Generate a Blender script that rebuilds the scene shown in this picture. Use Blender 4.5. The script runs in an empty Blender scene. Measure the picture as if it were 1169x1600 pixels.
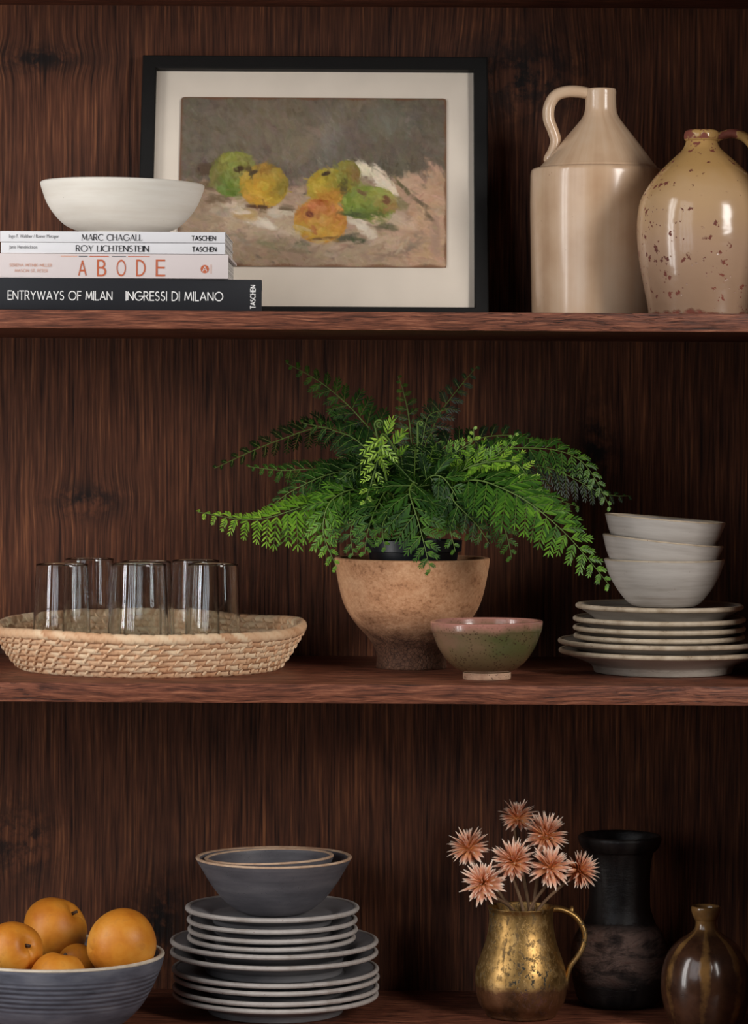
import bpy, bmesh, math, random
import numpy as np
from mathutils import Vector, Matrix
R_ = math.radians
SC = bpy.context.scene
COL = SC.collection
random.seed(7)

# ------------------------------------------------------------------ camera
FPX, CAMD, HOR, ROLL = 5000.0, 3.3, 655.0, 0.0058     # focal length in pixels, distance to the shelf fronts
cam_d = bpy.data.cameras.new('camera'); cam = bpy.data.objects.new('camera', cam_d); COL.objects.link(cam)
cam_d.sensor_fit = 'AUTO'; cam_d.sensor_width = 36.0
cam_d.lens = FPX/1600*36.0
cam_d.shift_y = -(800-HOR)/1600
cam_d.clip_start = .1; cam_d.clip_end = 60
_c, _s = math.cos(ROLL), math.sin(ROLL)
cam.matrix_world = Matrix(((_c, -_s, 0, 0), (0, 0, -1, -CAMD), (_s, _c, 0, 0), (0, 0, 0, 1)))
cam_d.dof.use_dof = True; cam_d.dof.focus_distance = 3.38; cam_d.dof.aperture_fstop = 15
SC.camera = cam

# ------------------------------------------------------------------ colour, light
SC.view_settings.view_transform = 'Standard'; SC.view_settings.look = 'None'
SC.view_settings.exposure = 0.0; SC.view_settings.gamma = 1.0; SC.view_settings.use_curve_mapping = False
SC.cycles.use_denoising = True
SC.cycles.max_bounces = 16; SC.cycles.transmission_bounces = 16; SC.cycles.transparent_max_bounces = 16
SC.cycles.blur_glossy = 0.3
W = bpy.data.worlds.new('room'); SC.world = W; W.use_nodes = True
W.node_tree.nodes['Background'].inputs[0].default_value = (.85, .80, .78, 1)
W.node_tree.nodes['Background'].inputs[1].default_value = 0.008

def area(name, loc, aim, sx, sy, power, col, spread=180):
    l = bpy.data.lights.new(name, 'AREA'); l.shape = 'RECTANGLE'; l.size = sx; l.size_y = sy
    l.energy = power; l.color = col; l.spread = R_(spread)
    o = bpy.data.objects.new(name, l); COL.objects.link(o)
    o.location = loc
    o.rotation_euler = (Vector(aim)-Vector(loc)).to_track_quat('-Z', 'Y').to_euler()
    return o
# daylight: a broad window off to the right front, cut off from the right part of the bays by the bookcase's own side,
# and tall narrow panes to the left
area('window_light', (2.15, -2.40, .85), (-.1, .3, -.02), .75, 1.3, 66, (1.0, .965, .93))
AIM = (-.15, .2, .0)
area('window_light', (-1.78, -.78, .30), AIM, .075, 2.3, 15, (1.0, .98, .96))
area('window_light', (-1.72, -1.04, .30), AIM, .075, 2.3, 15, (1.0, .98, .96))
for wx, wy in ((-1.58, -1.70), (-1.42, -1.98), (-1.24, -2.22), (-1.02, -2.42)):
    area('window_light', (wx, wy, .60), AIM, .13, 1.9, 3.5, (.93, .96, 1.0))

# ------------------------------------------------------------------ helpers
def P(x, y, Y):
    """a point of the place seen at pixel (x, y) of the photograph and Y metres behind the shelf fronts"""
    dx, dy = x-584.5, HOR-y
    u, v = dx*_c-dy*_s, dx*_s+dy*_c
    k = (CAMD+Y)/FPX
    return Vector((u*k, Y, v*k))
def S(Y): return (CAMD+Y)/FPX

def tag(o, label=None, cat=None, group=None, kind=None):
    if label: o['label'] = label
    if cat: o['category'] = cat
    if group: o['group'] = group
    if kind: o['kind'] = kind
    return o
def empty(name, loc, label, cat, group=None, rz=0):
    o = bpy.data.objects.new(name, None); COL.objects.link(o); o.empty_display_size = .02
    o.location = loc; o.rotation_euler = (0, 0, rz)
    return tag(o, label, cat, group)
def mesh_obj(name, verts, faces, mat, parent=None, loc=None, smooth=True, auto=None):
    me = bpy.data.meshes.new(name)
    me.from_pydata([tuple(v) for v in verts], [], faces); me.update()
    if smooth: me.polygons.foreach_set('use_smooth', [True]*len(me.polygons))
    if auto is not None and smooth:
        bm = bmesh.new(); bm.from_mesh(me)
        for e in bm.edges:
            if len(e.link_faces) == 2 and e.calc_face_angle(0) > R_(auto): e.smooth = False
        bm.to_mesh(me); bm.free()
    me.materials.append(mat)
    o = bpy.data.objects.new(name, me); COL.objects.link(o)
    if parent: o.parent = parent
    if loc is not None: o.location = loc
    return o
def bm_obj(name, bm, mat, parent=None, loc=None, smooth=True, auto=40):
    me = bpy.data.meshes.new(name); bmesh.ops.recalc_face_normals(bm, faces=bm.faces[:])
    for f in bm.faces: f.smooth = smooth
    if smooth:
        for e in bm.edges:
            if len(e.link_faces) == 2 and e.calc_face_angle(0) > R_(auto): e.smooth = False
    bm.to_mesh(me); bm.free(); me.materials.append(mat)
    o = bpy.data.objects.new(name, me); COL.objects.link(o)
    if parent: o.parent = parent
    if loc is not None: o.location = loc
    return o
def box(bm, a, b, bevel=0, seg=2):
    r = bmesh.ops.create_cube(bm, size=1)
    vs = r['verts']
    for v in vs:
        v.co = Vector([a[i]+(b[i]-a[i])*(v.co[i]+.5) for i in range(3)])
    if bevel:
        es = list({e for v in vs for e in v.link_edges})
        bmesh.ops.bevel(bm, geom=es, offset=bevel, segments=seg, profile=.6, affect='EDGES')
    return bm
def cr(pts, n=6):
    """Catmull-Rom through points; a repeated point makes a corner"""
    pts = [tuple(map(float, p)) for p in pts]; out = []
    for i in range(len(pts)-1):
        a, b = pts[i], pts[i+1]
        if a == b: continue
        p0 = pts[i-1] if i > 0 else a
        p3 = pts[i+2] if i+2 < len(pts) else b
        for k in range(n):
            t = k/n
            out.append(tuple(.5*((2*a[j])+(-p0[j]+b[j])*t+(2*p0[j]-5*a[j]+4*b[j]-p3[j])*t*t+(-p0[j]+3*a[j]-3*b[j]+p3[j])*t**3) for j in range(len(a))))
    out.append(pts[-1]); return out
def lathe(name, prof, mat, parent=None, loc=None, segs=96, wob=0.0, seed=0, auto=35, fn=None, cap=True):
    """prof: list of (r, z[, x offset]); revolved about z; ends closed when r is 0"""
    V, F = [], []
    rnd = random.Random(seed); ph = [rnd.uniform(0, 6.28) for _ in range(4)]
    rows = []
    for p in prof:
        r, z = p[0], p[1]; ox = p[2] if len(p) > 2 else 0
        if r < 1e-6:
            rows.append([len(V)]); V.append((ox, 0, z)); continue
        row = []
        for i in range(segs):
            a = 2*math.pi*i/segs
            k = 1+wob*(math.sin(2*a+ph[0])+.5*math.sin(3*a+ph[1]+z*9))
            dz = wob*.5*r*math.sin(2*a+ph[2])*(1 if z > .004 else 0)
            rr = r*k
            if fn: rr, dz2 = fn(rr, z, a); dz += dz2
            row.append(len(V)); V.append((ox+rr*math.cos(a), rr*math.sin(a), z+dz))
        rows.append(row)
    for A, B in zip(rows, rows[1:]):
        if len(A) == 1 and len(B) == 1: continue
        for i in range(segs):
            j = (i+1) % segs
            if len(A) == 1: F.append((A[0], B[j], B[i]))
            elif len(B) == 1: F.append((A[i], A[j], B[0]))
            else: F.append((A[i], A[j], B[j], B[i]))
    return mesh_obj(name, V, F, mat, parent, loc, True, auto)
def tube(V, F, pts, rad, n=8, flat=1.0, side=None, cap=True):
    """sweep a round or flattened section along pts; rad a number or a list"""
    pts = [Vector(p) for p in pts]; m = len(pts)
    rads = rad if isinstance(rad, (list, tuple)) else [rad]*m
    t0 = (pts[1]-pts[0]).normalized()
    u = Vector(side) if side is not None else t0.orthogonal()
    base = len(V)
    for i, p in enumerate(pts):
        t = (pts[min(i+1, m-1)]-pts[max(i-1, 0)]).normalized()
        u = (u-t*u.dot(t)).normalized(); w = t.cross(u)
        for k in range(n):
            a = 2*math.pi*k/n
            V.append(p+(u*math.cos(a)*flat+w*math.sin(a))*rads[i])
    for i in range(m-1):
        for k in range(n):
            a, b = base+i*n+k, base+i*n+(k+1) % n
            F.append((a, b, b+n, a+n))
    if cap:
        F.append(tuple(base+k for k in reversed(range(n)))); F.append(tuple(base+(m-1)*n+k for k in range(n)))

# ------------------------------------------------------------------ materials
class NB:
    def __init__(s, name):
        s.m = bpy.data.materials.new(name); s.m.use_nodes = True; s.t = s.m.node_tree; s.t.nodes.clear()
        s.out = s.t.nodes.new('ShaderNodeOutputMaterial')
        s.b = s.t.nodes.new('ShaderNodeBsdfPrincipled'); s.t.links.new(s.b.outputs[0], s.out.inputs[0])
    def set(s, sock, v):
        if v is None: return
        if isinstance(v, bpy.types.NodeSocket): s.t.links.new(v, sock)
        elif isinstance(v, (tuple, list)):
            sock.default_value = tuple(v)+(1,) if len(v) == 3 and sock.type == 'RGBA' else tuple(v)
        else: sock.default_value = v
    def co(s, scale=(1, 1, 1), loc=(0, 0, 0), vec=None):
        if vec is None:
            c = s.t.nodes.new('ShaderNodeTexCoord'); vec = c.outputs['Object']
        m = s.t.nodes.new('ShaderNodeMapping'); s.set(m.inputs[0], vec)
        m.inputs['Scale'].default_value = scale; m.inputs['Location'].default_value = loc
        return m.outputs[0]
    def noise(s, vec, scale=1, detail=3, rough=.55, dist=0):
        n = s.t.nodes.new('ShaderNodeTexNoise'); s.set(n.inputs['Vector'], vec)
        n.inputs['Scale'].default_value = scale; n.inputs['Detail'].default_value = detail
        n.inputs['Roughness'].default_value = rough; n.inputs['Distortion'].default_value = dist
        return n.outputs[0]
    def vor(s, vec, scale, feat='F1', rnd=1):
        n = s.t.nodes.new('ShaderNodeTexVoronoi'); n.feature = feat; s.set(n.inputs['Vector'], vec)
        n.inputs['Scale'].default_value = scale; n.inputs['Randomness'].default_value = rnd
        return n.outputs['Distance']
    def ramp(s, f, stops):
        n = s.t.nodes.new('ShaderNodeValToRGB'); s.set(n.inputs[0], f); e = n.color_ramp.elements
        while len(e) < len(stops): e.new(.5)
        for i, (p, c) in enumerate(stops):
            e[i].position = p
            if isinstance(c, (int, float)): c = (c, c, c)
            e[i].color = tuple(c)+(1,)
        return n.outputs[0]
    def mix(s, f, a, b, mode='MIX'):
        n = s.t.nodes.new('ShaderNodeMix'); n.data_type = 'RGBA'; n.blend_type = mode
        s.set(n.inputs[0], f); s.set(n.inputs[6], a); s.set(n.inputs[7], b); return n.outputs[2]
    def math(s, op, a, b=None, c=None, clamp=False):
        n = s.t.nodes.new('ShaderNodeMath'); n.operation = op; n.use_clamp = clamp
        s.set(n.inputs[0], a)
        if b is not None: s.set(n.inputs[1], b)
        if c is not None: s.set(n.inputs[2], c)
        return n.outputs[0]
    def xyz(s, vec):
        n = s.t.nodes.new('ShaderNodeSeparateXYZ'); s.set(n.inputs[0], vec); return n.outputs
    def comb(s, x, y, z):
        n = s.t.nodes.new('ShaderNodeCombineXYZ'); s.set(n.inputs[0], x); s.set(n.inputs[1], y); s.set(n.inputs[2], z); return n.outputs[0]
    def bump(s, h, strength=.3, dist=.001):
        n = s.t.nodes.new('ShaderNodeBump'); s.set(n.inputs['Height'], h)
        n.inputs['Strength'].default_value = strength; n.inputs['Distance'].default_value = dist
        s.t.links.new(n.outputs[0], s.b.inputs['Normal'])
    def done(s, col=None, rough=None, metal=None, spec=None, coat=None, sub=None):
        if col is not None: s.set(s.b.inputs['Base Color'], col)
        if rough is not None: s.set(s.b.inputs['Roughness'], rough)
        if metal is not None: s.set(s.b.inputs['Metallic'], metal)
        if spec is not None: s.set(s.b.inputs['Specular IOR Level'], spec)
        if coat is not None:
            s.b.inputs['Coat Weight'].default_value = coat[0]; s.b.inputs['Coat Roughness'].default_value = coat[1]
        return s.m
def lin(r, g, b):
    f = lambda c: (c/255/12.92 if c <= 10 else ((c/255+.055)/1.055)**2.4)
    return (f(r), f(g), f(b))
def plain(name, col, rough=.5, metal=0, spec=.5, coat=None, var=0.0, sc=30):
    b = NB(name)
    if var:
        f = b.noise(b.co(), sc, 4)
        col = b.ramp(f, [(.3, tuple(c*(1-var) for c in col)), (.7, tuple(min(1, c*(1+var)) for c in col))])
    return b.done(col, rough, metal, spec, coat)

KNOTS = [(138, 782, 52, 26), (62, 92, 70, 20), (30, 1315, 52, 55), (815, 118, 105, 62), (250, 1440, 40, 60), (930, 700, 30, 60)]
def wood_back():
    b = NB('dark_oak_panel')
    c = b.t.nodes.new('ShaderNodeTexCoord').outputs['Object']
    x, y, z = b.xyz(c)
    # grain sways gently, and bends round each knot
    warp = b.math('MULTIPLY', b.math('SUBTRACT', b.noise(b.co((5, 5, 2.2), vec=c), 1, 2), .5), .011)
    xx = b.math('ADD', b.math('ADD', x, y), warp); knot = None; bend = None
    for (px, py, rx, rz) in KNOTS:
        k = P(px, py, .4); sx, sz = rx*S(.4), rz*S(.4)
        ex = b.math('DIVIDE', b.math('SUBTRACT', x, k.x), sx); ez = b.math('DIVIDE', b.math('SUBTRACT', z, k.z), sz)
        d2 = b.math('ADD', b.math('MULTIPLY', ex, ex), b.math('MULTIPLY', ez, ez))
        g = b.math('POWER', 2.718, b.math('MULTIPLY', d2, -.75))
        w = b.math('MULTIPLY', b.math('MULTIPLY', ex, g), -sx*.22)
        xx = b.math('ADD', xx, w)
        knot = g if knot is None else b.math('MAXIMUM', knot, g)
    v = b.comb(xx, y, z)
    fine = b.noise(b.co((430, 1, 12), vec=v), 1, 3, .6)
    mid = b.noise(b.co((190, 1, 5), (3, 0, 1), vec=v), 1, 3, .55)
    broad = b.noise(b.co((11, 1, 1.2), (7, 0, 2), vec=v), 1, 3, .5)
    blotch = b.noise(b.co((4, 1, 5), (1, 0, 4), vec=c), 1, 4, .6)
    t = b.math('ADD', b.math('MULTIPLY', fine, .78), b.math('MULTIPLY', mid, .13))
    t = b.math('ADD', t, b.math('MULTIPLY', broad, .09))
    col = b.ramp(t, [(.33, lin(36, 18, 11)), (.44, lin(74, 41, 26)), (.56, lin(97, 56, 36)), (.70, lin(140, 87, 54))])
    col = b.mix(1, col, b.ramp(blotch, [(.30, .62), (.55, 1.0), (.75, 1.18)]), 'MULTIPLY')
    kn = b.noise(b.co((120, 1, 75), vec=v), 1, 5, .7)
    kn2 = b.noise(b.co((28, 1, 36), (2, 0, 2), vec=c), 1, 3, .6)
    km = b.math('MULTIPLY', knot, b.ramp(b.math('ADD', b.math('MULTIPLY', kn, .5), b.math('MULTIPLY', kn2, .5)), [(.43, 0), (.54, 1)]))
    col = b.mix(km, col, lin(20, 12, 10))
    b.bump(b.math('SUBTRACT', t, b.math('MULTIPLY', km, .3)), .35, .002)
    return b.done(col, b.ramp(fine, [(.3, .7), (.7, .5)]), 0, .22)
def wood_shelf():
    b = NB('stained_oak_shelf')
    c = b.t.nodes.new('ShaderNodeTexCoord').outputs['Object']
    x, y, z = b.xyz(c)
    wv = b.math('MULTIPLY', b.math('SUBTRACT', b.noise(b.co((6, 6, 9), vec=c), 1, 2), .5), .02)
    v = b.comb(x, b.math('ADD', y, wv), b.math('ADD', z, wv))
    fine = b.noise(b.co((32, 420, 640), vec=v), 1, 4, .65)
    mid = b.noise(b.co((16, 120, 280), (4, 2, 1), vec=v), 1, 4, .65)
    t = b.math('ADD', b.math('MULTIPLY', fine, .5), b.math('MULTIPLY', mid, .5))
    col = b.ramp(t, [(.35, lin(40, 22, 16)), (.45, lin(92, 51, 36)), (.55, lin(130, 76, 55)), (.68, lin(176, 116, 86))])
    pit = b.noise(b.co((50, 200, 560), (1, 5, 2), vec=v), 1, 3, .6)
    zone = b.noise(b.co((5, 5, 5), (3, 1, 9), vec=c), 1, 2)
    pm = b.math('MULTIPLY', b.ramp(pit, [(.58, 0), (.66, 1)]), b.ramp(zone, [(.42, 0), (.62, .9)]))
    col = b.mix(pm, col, lin(34, 22, 20))
    b.bump(b.math('SUBTRACT', t, pm), .4, .0015)
    return b.done(col, .5, 0, .3)
def ceramic(name, stops, rough=.45, sc=(8, 8, 40), coat=None, speck=None, bump=.12, spec=.5, rings=True):
    """thrown stoneware: faint horizontal throwing lines, cloudy glaze and iron specks"""
    b = NB(name)
    cl = b.noise(b.co(sc), 1, 4, .6)
    ring = b.noise(b.co((3, 3, 260)), 1, 2)
    t = b.math('ADD', b.math('MULTIPLY', cl, .75), b.math('MULTIPLY', ring, .25))
    col = b.ramp(t, stops)
    if speck:
        n = b.vor(b.co(), speck[0]); m = b.ramp(n, [(speck[1], 1), (speck[1]*1.5, 0)])
        sel = b.ramp(b.noise(b.co(), speck[0]*.23, 2), [(.5, 0), (.56, 1)])
        col = b.mix(b.math('MULTIPLY', m, sel), col, speck[2])
    if bump: b.bump(ring if rings else cl, bump, .001)
    return b.done(col, rough, 0, spec, coat)

M = {}
M['back'] = wood_back(); M['shelf'] = wood_shelf()
M['black_frame'] = plain('black_painted_wood', lin(20, 19, 18), .6, 0, .3, var=.15, sc=60)
M['mat'] = plain('cream_mat_board', lin(242, 230, 214), .9, 0, .1, var=.03)
M['panel_edge'] = plain('worn_board_edge', lin(118, 80, 58), .8, 0, .2, var=.4, sc=90)
M['white_cover'] = plain('white_book_cover', lin(226, 224, 226), .35, 0, .4, var=.02)
M['blush_cover'] = plain('blush_book_cover', lin(217, 205, 203), .5, 0, .3, var=.02)
M['black_cover'] = plain('black_book_cover', lin(27, 28, 33), .5, 0, .35, var=.08)
M['ink'] = plain('black_ink', lin(28, 27, 30), .6, 0, .2)
M['grey_ink'] = plain('grey_ink', lin(112, 110, 112), .6, 0, .2)
M['white_ink'] = plain('white_ink', lin(236, 234, 232), .6, 0, .2)
M['orange_ink'] = plain('terracotta_ink', lin(192, 102, 70), .6, 0, .2)
M['pale_ink'] = plain('pale_terracotta_ink', lin(218, 170, 150), .6, 0, .2)
def pages():
    b = NB('page_block'); f = b.noise(b.co((2, 2, 1600)), 1, 1)
    b.bump(f, .3, .0006); return b.done(b.ramp(f, [(.35, lin(176, 170, 164)), (.6, lin(228, 224, 218))]), .85, 0, .1)
M['pages'] = pages()

# ------------------------------------------------------------------ bookcase
YB = .40
Z0, Z1, Z1b, Z2, Z2b, Z3 = .4766, .1109, .0917, -.2736, -.2935, -.660
XL, XR = -1.0, .458
bc = empty('bookcase', (0, 0, Z3-.02), 'dark stained oak bookcase with three open shelves holding pottery, books and a fern', 'bookcase')
off = Vector((0, 0, -(Z3-.02)))
bm = bmesh.new(); box(bm, (XL, YB, -.72), (XR, YB+.02, .55))
bm_obj('back_panel', bm, M['back'], bc, off, False)
for zt, zb in ((Z0+.0195, Z0), (Z1, Z1b), (Z2, Z2b), (Z3, Z3-.02)):
    bm = bmesh.new(); box(bm, (XL, 0, zb), (XR, YB, zt), .0012)
    bm_obj('shelf_board', bm, M['shelf'], bc, off, True, 50)
for xa in (XL-.025, XR):
    bm = bmesh.new(); box(bm, (xa, 0, -.72), (xa+.025, YB+.02, .55), .0015)
    bm_obj('side_panel', bm, M['back'], bc, off, True, 50)
EPS = .0004

# ------------------------------------------------------------------ framed still life
def paint_still_life(W=396, H=268):
    rng = np.random.default_rng(11); img = np.zeros((H, W, 3), np.float32)
    kx, ky = W/420, H/284
    def dab(x, y, L, w, ang, col, a=.8):
        x *= kx; y *= ky; L *= kx; w *= kx
        r = int(max(L, w))+2; x0, x1 = max(0, int(x)-r), min(W, int(x)+r+1); y0, y1 = max(0, int(y)-r), min(H, int(y)+r+1)
        if x0 >= x1 or y0 >= y1: return
        yy, xx = np.mgrid[y0:y1, x0:x1]; c, s = math.cos(ang), math.sin(ang)
        u = (xx-x)*c+(yy-y)*s; v = -(xx-x)*s+(yy-y)*c
        d = np.abs(u/L)**3+np.abs(v/w)**2.5
        br = 1+.22*np.sin(v*2.3+x)*np.cos(v*1.1+y)
        k = (np.clip(1.25-d, 0, 1)**.8*a*np.clip(br, 0, 1.2))[..., None]; k = np.clip(k, 0, 1)
        img[y0:y1, x0:x1] = img[y0:y1, x0:x1]*(1-k)+np.array(col, np.float32)*k
    J = lambda c, j=10: tuple(np.clip(np.array(c)+rng.normal(0, j)+rng.normal(0, j*.4, 3), 0, 255))
    img[:] = (98, 88, 76)
    def bg(x, y):
        edge = 148 if x < 190 else 148-(x-190)*.13
        if y < edge+rng.normal(0, 5):
            c = np.array((101, 91, 79.))
            c += np.array((14, 12, 8))*math.exp(-((x-150)/80)**2-((y-40)/60)**2)
            c += np.array((2, 8, 14))*math.exp(-((x-235)/26)**2-((y-70)/55)**2)
            c += np.array((10, 18, 16))*math.exp(-((x-330)/36)**2-((y-40)/26)**2)
            c += np.array((-10, -6, -8))*math.exp(-((x-330)/70)**2-((y-130)/25)**2)
            c += np.array((16, 12, 8))*math.exp(-((x-215-(70-y)*1.1)/26)**2)*(y < 110)
            return c, 1.2
        c = np.array((166, 140, 118.))
        c += np.array((14, 4, 0))*math.exp(-((x-390)/50)**2)
        c += np.array((-16, -14, -14))*math.exp(-((x-150)/120)**2-((y-262)/26)**2)
        c += np.array((-24, -20, -20))*math.exp(-((x-20)/40)**2-((y-170)/60)**2)
        c += np.array((12, 14, 12))*math.exp(-((x-130)/60)**2-((y-215)/22)**2)
        return c, .2
    for n in range(3600):
        x, y = rng.uniform(0, 420), rng.uniform(0, 284); c, a = bg(x, y)
        dab(x, y, rng.uniform(7, 19), rng.uniform(3, 7), a+rng.normal(0, .6), J(c, 6), .55)
    # folds of the cloth, cast shades and loose marks of the painter
    for n in range(60):
        t = rng.uniform(0, 1); dab(272+t*62+rng.normal(0, 5), 116+t*t*46+rng.normal(0, 4), rng.uniform(6, 15), rng.uniform(2, 5), .6+rng.normal(0, .3), J((206, 192, 172), 9), .75)
    for (x, y, L, w, a, c) in ((122, 208, 26, 8, .25, (206, 194, 178)), (146, 216, 16, 6, .5, (214, 202, 186)), (288, 216, 16, 9, .9, (214, 202, 186)), (276, 208, 18, 6, .3, (206, 192, 176)),
                               (300, 226, 12, 10, 1.2, (206, 192, 174)), (170, 190, 20, 5, .1, (190, 176, 158)), (340, 200, 30, 12, .5, (178, 158, 136)),
                               (262, 236, 26, 6, -.15, (80, 80, 62)), (284, 239, 18, 5, .1, (72, 74, 58)), (326, 219, 22, 6, .2, (98, 92, 70)), (345, 178, 18, 8, 1.1, (122, 112, 80)),
                               (172, 184, 16, 3, .1, (100, 84, 66)), (140, 248, 26, 5, .2, (126, 118, 92)), (180, 258, 30, 4, .15, (132, 116, 94)), (105, 196, 26, 9, .15, (182, 152, 98)),
                               (350, 152, 26, 3, .75, (92, 82, 58)), (376, 176, 22, 3, .8, (100, 88, 66)), (392, 200, 16, 3, .9, (104, 90, 70)), (365, 250, 30, 3, -.4, (136, 116, 96)),
                               (330, 262, 40, 3, -.1, (140, 118, 98)), (62, 170, 24, 7, .1, (108, 88, 68)), (40, 122, 15, 14, .2, (84, 64, 48)), (52, 150, 18, 8, .2, (100, 78, 56)),
                               (205, 180, 22, 5, .4, (150, 140, 120)), (400, 235, 8, 40, 0, (158, 128, 108))):
        for q in range(3): dab(x+rng.normal(0, 3), y+rng.normal(0, 2), L*.8, w*.8, a+rng.normal(0, .15), J(c, 5), .6)
    def apple(cx, cy, rx, ry, base, cols, n=150, rot=0.0):
        for q in range(40):
            a = rng.uniform(0, 6.28); r = .94
            dab(cx+rx*r*math.cos(a), cy+ry*r*math.sin(a), 9, 4, math.atan2(ry*math.cos(a), -rx*math.sin(a)), J(base, 7), .8)
        dab(cx, cy, rx*.95, ry*.95, 0, base, 1); dab(cx, cy, rx*.95, ry*.95, .7, base, .9)
        for q in range(n):
            a = rng.uniform(0, 6.28); r = math.sqrt(rng.uniform(0, .95)); u, v = r*math.cos(a), r*math.sin(a)
            ws = [math.exp(-((u-p[0])**2+(v-p[1])**2)/p[2]) for p, _ in cols]
            c = sum(np.array(col)*w for w, (_, col) in zip(ws, cols))+np.array(base)*.25; c = c/(sum(ws)+.25)
            dab(cx+u*rx, cy+v*ry, rng.uniform(5, 12), rng.uniform(2.5, 5), a+1.57+rng.normal(0, .4), J(c, 9), .75)
    apple(86, 130, 37, 37, (112, 112, 56), [((-.2, -.5, .3), (142, 146, 66)), ((.6, .2, .3), (132, 112, 52)), ((-.3, .5, .3), (86, 122, 46)), ((-.8, 0, .2), (122, 92, 58))])
    apple(133, 149, 36, 34, (164, 132, 44), [((.1, .2, .4), (186, 150, 40)), ((.8, .1, .2), (112, 108, 58)), ((-.5, .5, .3), (192, 140, 52)), ((0, -.8, .2), (152, 118, 58))])
    apple(262, 134, 20, 26, (118, 116, 52), [((.2, 0, .4), (132, 92, 58)), ((-.4, -.3, .3), (138, 140, 60))], 60)
    apple(235, 150, 33, 28, (160, 138, 50), [((-.3, -.2, .3), (186, 158, 52)), ((.5, -.4, .3), (118, 122, 54)), ((.2, .6, .3), (184, 120, 46))])
    apple(298, 177, 42, 26, (112, 128, 54), [((-.4, .2, .3), (120, 142, 60)), ((.2, -.3, .3), (152, 150, 74)), ((.8, .2, .2), (150, 100, 62)), ((-.1, .8, .2), (74, 90, 42))])
    apple(222, 207, 40, 35, (182, 128, 50), [((-.3, -.6, .3), (172, 92, 58)), ((.2, .4, .4), (196, 154, 58)), ((.7, -.1, .2), (178, 106, 54)), ((0, 0, .1), (206, 170, 110)), ((-.6, .5, .3), (182, 148, 54))])
    for (x, y, L, w, a, c) in ((93, 122, 8, 4, -.4, (70, 52, 36)), (117, 128, 8, 3, -.5, (62, 48, 34)), (108, 120, 5, 4, .3, (84, 66, 40)), (228, 127, 7, 3, -.2, (60, 44, 32)),
                               (205, 196, 6, 5, .4, (110, 60, 40)), (286, 160, 10, 3, .5, (108, 82, 52)), (325, 172, 8, 6, .9, (112, 76, 54)), (214, 222, 9, 3, 1.2, (164, 100, 52)),
                               (272, 196, 22, 4, .15, (66, 82, 44)), (302, 196, 18, 4, -.1, (92, 108, 54)), (128, 184, 20, 3, .05, (88, 62, 42)), (226, 236, 20, 2.5, -.1, (120, 86, 48)),
                               (258, 150, 4, 14, .1, (84, 74, 46))):
        for q in range(2): dab(x+rng.normal(0, 1.5), y+rng.normal(0, 1), L, w, a, J(c, 5), .8)
    for (x, y, L, w, a, c) in ((95, 186, 26, 9, .1, (196, 182, 164)), (150, 196, 22, 7, .2, (190, 178, 162)), (60, 196, 22, 9, .1, (158, 144, 126)), (180, 222, 26, 8, .1, (186, 166, 144)), (250, 252, 40, 8, -.1, (178, 152, 130)),
                               (330, 236, 36, 9, -.3, (182, 156, 132)), (310, 205, 16, 5, .2, (196, 166, 138)), (366, 214, 18, 12, .6, (184, 154, 132)), (196, 246, 18, 5, 0, (112, 108, 88)), (90, 236, 34, 8, .1, (142, 132, 112))):
        for q in range(7): dab(x+rng.normal(0, L*.4), y+rng.normal(0, w*.6), L*rng.uniform(.3, .6), w*rng.uniform(.3, .6), a+rng.normal(0, .3), J(c, 8), .55)
    for n in range(3000):
        x, y = rng.uniform(2, 418), rng.uniform(2, 282); c = img[min(H-1, int(y*ky)), min(W-1, int(x*kx))]
        dab(x+rng.normal(0, 2.5), y+rng.normal(0, 2.5), rng.uniform(3, 8), rng.uniform(1, 2.6), (1.2 if y < 140 else .25)+rng.normal(0, .7), J(c, 5 if y < 100 else 8), .5)
    # rubbed brown border of the old board
    yy, xx = np.mgrid[0:H, 0:W]; d = np.minimum(np.minimum(xx, W-1-xx), np.minimum(yy, H-1-yy)).astype(np.float32)
    d = d+rng.normal(0, .6, (H, W))+2*np.sin(xx*.09)*np.cos(yy*.13)
    k = np.clip((4.0-d)/3, 0, 1)[..., None]*.75; img = img*(1-k)+np.array((112, 74, 52), np.float32)*k
    img = (img*.88+img.mean(2, keepdims=True)*.12)*np.array((1.16, 1.15, 1.12), np.float32)+rng.normal(0, 2.2, (H, W, 1)).astype(np.float32)
    c = np.clip(img/255, 0, 1); return np.where(c <= .04045, c/12.92, ((c+.055)/1.055)**2.4)
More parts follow.
